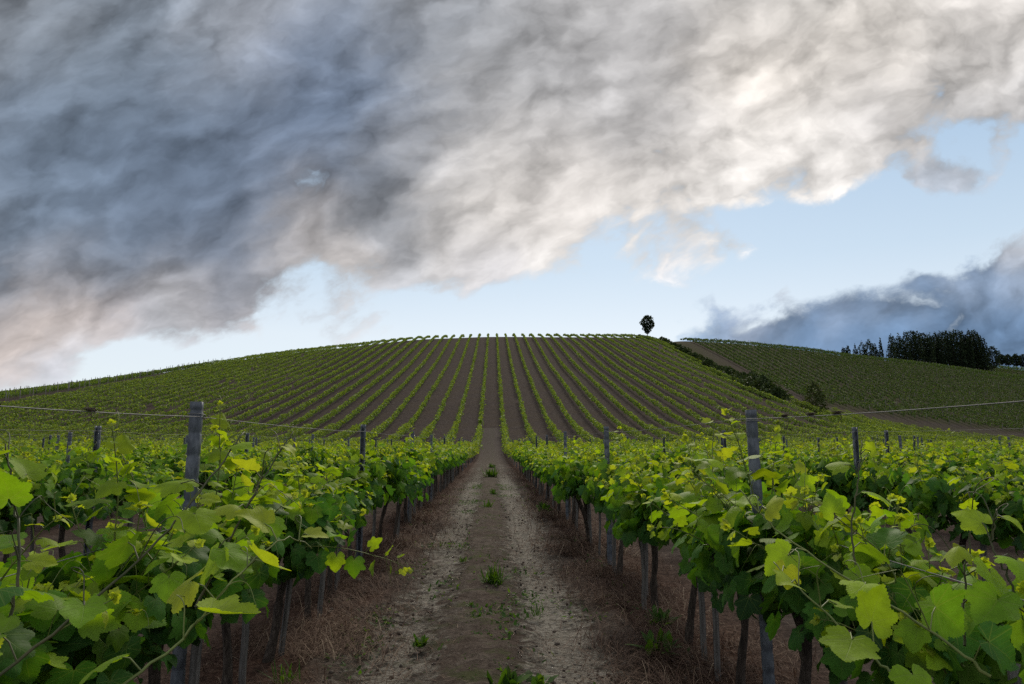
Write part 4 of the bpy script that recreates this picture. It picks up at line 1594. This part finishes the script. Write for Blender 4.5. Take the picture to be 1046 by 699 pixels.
def hill_plants():
    # lone tree on the crest
    tree('lone_tree', 47.9, 208.0, 7.6, 2.0, 'lone', 'lone dark egg shaped tree on a short trunk on the hill crest', 401)
    for i, (x, y, h, w, lab) in enumerate([(45.6, 208.5, 1.3, 1.2, 'low dark shrub at the foot of the lone crest tree, left side'),
                                           (48.2, 208, 1.2, 1.4, 'low dark shrub at the foot of the lone crest tree, right side'),
                                           (50.5, 207, 1.2, 1.6, 'low shrub on the skyline right of the lone tree')]):
        tree('shrub', x, y, h, w, 'shrub', lab, 410 + i, 'shrubs along the hedge line', 'shrub')
    # hedge down the slope
    r = np.random.default_rng(420)
    ys = np.concatenate([[202, 197, 192, 187.5, 183, 178.5, 174, 169, 164.5, 160, 155, 150.5, 146, 141.5, 137, 132.5, 128, 124, 120, 116, 112, 108.5, 105.5, 102.5]])
    for i, y in enumerate(ys):
        x = float(hedge_x(y)) + r.normal(0, 0.5)
        h = float(np.interp(y, [100, 150, 205], [3.0, 2.0, 1.8])) * r.uniform(0.75, 1.2)
        w = float(np.interp(y, [100, 150, 205], [2.6, 1.8, 1.8])) * r.uniform(0.8, 1.2)
        if i == 0:
            lab = 'topmost dark shrub of the hedge descending the hill'
        elif i == len(ys) - 1:
            lab = 'lowest dark shrub of the hedge, where the bare strip widens'
        elif i == len(ys) - 2:
            lab = 'broad dark shrub, second from the lower end of the hillside hedge'
        else:
            lab = 'dark shrub in the hedge line between the hill vines and the bare strip'
        tree('shrub', x, y, h, w, 'shrub', lab, 430 + i, 'shrubs along the hedge line', 'shrub')
    tree('bush', 50.2, 105.5, 5.4, 1.9, 'bush', 'tall rounded grey green bush standing alone at the foot of the bare strip', 470, cat='bush')
    for i, (x, y, h, w, lab) in enumerate([(53.5, 103, 1.2, 1.6, 'low dark shrub right of the tall rounded bush'),
                                           (57.0, 106, 1.0, 1.5, 'second low shrub along the verge right of the tall rounded bush')]):
        tree('shrub', x, y, h, w, 'shrub', lab, 480 + i, 'low shrubs by the tall bush', 'shrub')


def grove():
    r = np.random.default_rng(500)
    # photograph columns of the tree tops: (u, top v, half width px)
    tops = [(899, 345.5, 2.0, 'slim'), (909, 342, 4, 'w'), (917, 341, 4, 'w'), (924, 338, 4, 'w'), (931, 339, 4, 'w'), (937, 340, 4, 'w'), (943, 341, 4, 'w'),
            (949, 341, 4, 'w'), (955, 340, 4, 'w'), (960, 338, 4, 'w'), (966, 338, 3.5, 'w'), (972, 337, 4, 'w'), (979, 338, 4, 'w'), (985, 341, 4, 'w'),
            (989, 338, 3.5, 'w'), (995, 339, 4, 'w'), (1001, 342, 3.5, 'slim'), (1005, 346, 3.5, 'slim')]
    for i, (u, v, hw, kind) in enumerate(tops):
        for row in range(2):
            if row == 1 and kind == 'slim':
                continue
            Y = 298 + row * 7 + r.uniform(-2, 2)
            dx, dy, dz = pdir(u + (3 if row else 0), v + row * 2.0 * r.random())
            X = CAMX + dx / dy * Y
            topz = CAMZ + dz / dy * Y
            H = topz - (float(height(X, Y)) - 0.15) + r.uniform(-0.9, 0.5)
            R0 = hw / 700 * Y * r.uniform(1.1, 1.4)
            if u == 899:
                lab = 'slim pointed cypress standing apart at the left end of the dark wood'
            elif u == 1005:
                lab = 'pointed cypress closing the right end of the dark wood'
            elif row == 0 and i in (1, 2):
                lab = '%s broad cypress from the left in the front line of the dark wood' % ORD[i - 1]
            else:
                lab = 'dense black green cypress standing in the dark wood on the ridge'
            tree('cypress_tree', X, Y, H, R0, 'cypress' if kind == 'slim' else 'cypress_wide', lab, 520 + i * 2 + row, 'cypresses of the dark wood')
    # smaller trees at both ends
    side = [(861, 355.5, 2.2, 'pine'), (866, 354.5, 2.6, 'pine'), (873, 352.5, 3.0, 'cypress'), (880, 350, 4.5, 'pine'), (887, 347.5, 4.5, 'pine'), (893, 352, 4.0, 'pine'),
            (1013, 354, 6.5, 'pine'), (1022, 362, 4, 'pine'), (1029, 362.5, 4.5, 'pine'), (1037, 362, 4, 'pine'), (1045, 362, 5, 'pine'), (1053, 361, 5, 'pine')]
    labs = ['tiny tree farthest left of the wood on the ridge', 'small tree beside the farthest left one', 'small pointed tree left of the wood',
            'rounded dark tree left of the slim cypress', 'taller rounded tree left of the slim cypress', 'low tree just left of the slim cypress',
            'umbrella shaped tree at the right end of the dark wood', 'low distant tree just right of the umbrella shaped tree',
            'low distant tree on the skyline above the small far field', 'low distant tree on the skyline above the small far field',
            'low distant tree on the skyline above the small far field', 'distant tree at the right frame edge on the skyline']
    for i, ((u, v, hw, kind), lab) in enumerate(zip(side, labs)):
        Y = 300 if u < 1016 else 345
        dx, dy, dz = pdir(u, v)
        X = CAMX + dx / dy * Y
        H = max(2.5, CAMZ + dz / dy * Y - (float(height(X, Y)) - 0.15))
        tree('pine_tree' if kind == 'pine' else 'cypress_tree', X, Y, H, hw / 700 * Y * (1.4 if u < 900 else 1.1), kind, lab, 580 + i, 'smaller trees about the dark wood')
    # grey green trees along the foot of the wood
    for i, u in enumerate(np.linspace(905, 1008, 12)):
        Y = 288 + r.uniform(-2, 2)
        dx, dy, dz = pdir(u, 362)
        X = CAMX + dx / dy * Y
        lab = 'small grey green olive tree at the foot of the dark wood'
        if i == 0:
            lab = 'first grey green olive tree from the left at the foot of the dark wood'
        elif i == 11:
            lab = 'last grey green olive tree at the right foot of the dark wood'
        tree('olive_tree', X, Y, r.uniform(3.6, 4.8), r.uniform(2.0, 2.6), 'olive', lab, 600 + i, 'olive trees at the foot of the wood')


hill_plants()
grove()


# ------------------------------------------------------------------ slender posts in the fields on the slopes, too many to count
def slope_posts():
    r = np.random.default_rng(701)
    tb_V, tb_F, n0 = [], [], 0

    def put(x, y, h, w):
        nonlocal n0
        z = float(height(x, y))
        lx, ly = r.normal(0, 0.05, 2)
        b = np.array([(-w, -w, 0), (w, -w, 0), (w, w, 0), (-w, w, 0)])
        t = b + [lx, ly, h]
        tb_V.append(np.concatenate([b, t]) + [x, y, z - 0.05])
        f = np.array([(0, 1, 5, 4), (1, 2, 6, 5), (2, 3, 7, 6), (3, 0, 4, 7), (4, 5, 6, 7)]) + n0
        tb_F.append(f)
        n0 += 8
    for k in range(25, 88):
        x = row_x(k)
        y = float(right_start(x))
        while y < float(np.interp(x, *CREST)) + 4:
            if r.random() < 0.6:
                put(x, y, r.uniform(1.5, 1.8), 0.030)
            y += 5.0
    for k in range(-70, -29):
        x = row_x(k)
        y = 90.0 + r.uniform(0, 3)
        while y < 222:
            if r.random() < 0.6:
                put(x, y, r.uniform(1.5, 1.8), 0.032)
            y += 5.0
    # end posts that line the earth track
    for y in np.arange(92, 200, 3.4):
        put(-77.2 - 0.05 * (y - 140), y, 1.75, 0.045)
    o = add_mesh('slope_posts', np.concatenate(tb_V), [np.concatenate(tb_F)], M_STAKE, smooth=False)
    tag(o, 'scores of thin pale posts in the vine fields on both far slopes', 'posts', kind='stuff')


slope_posts()
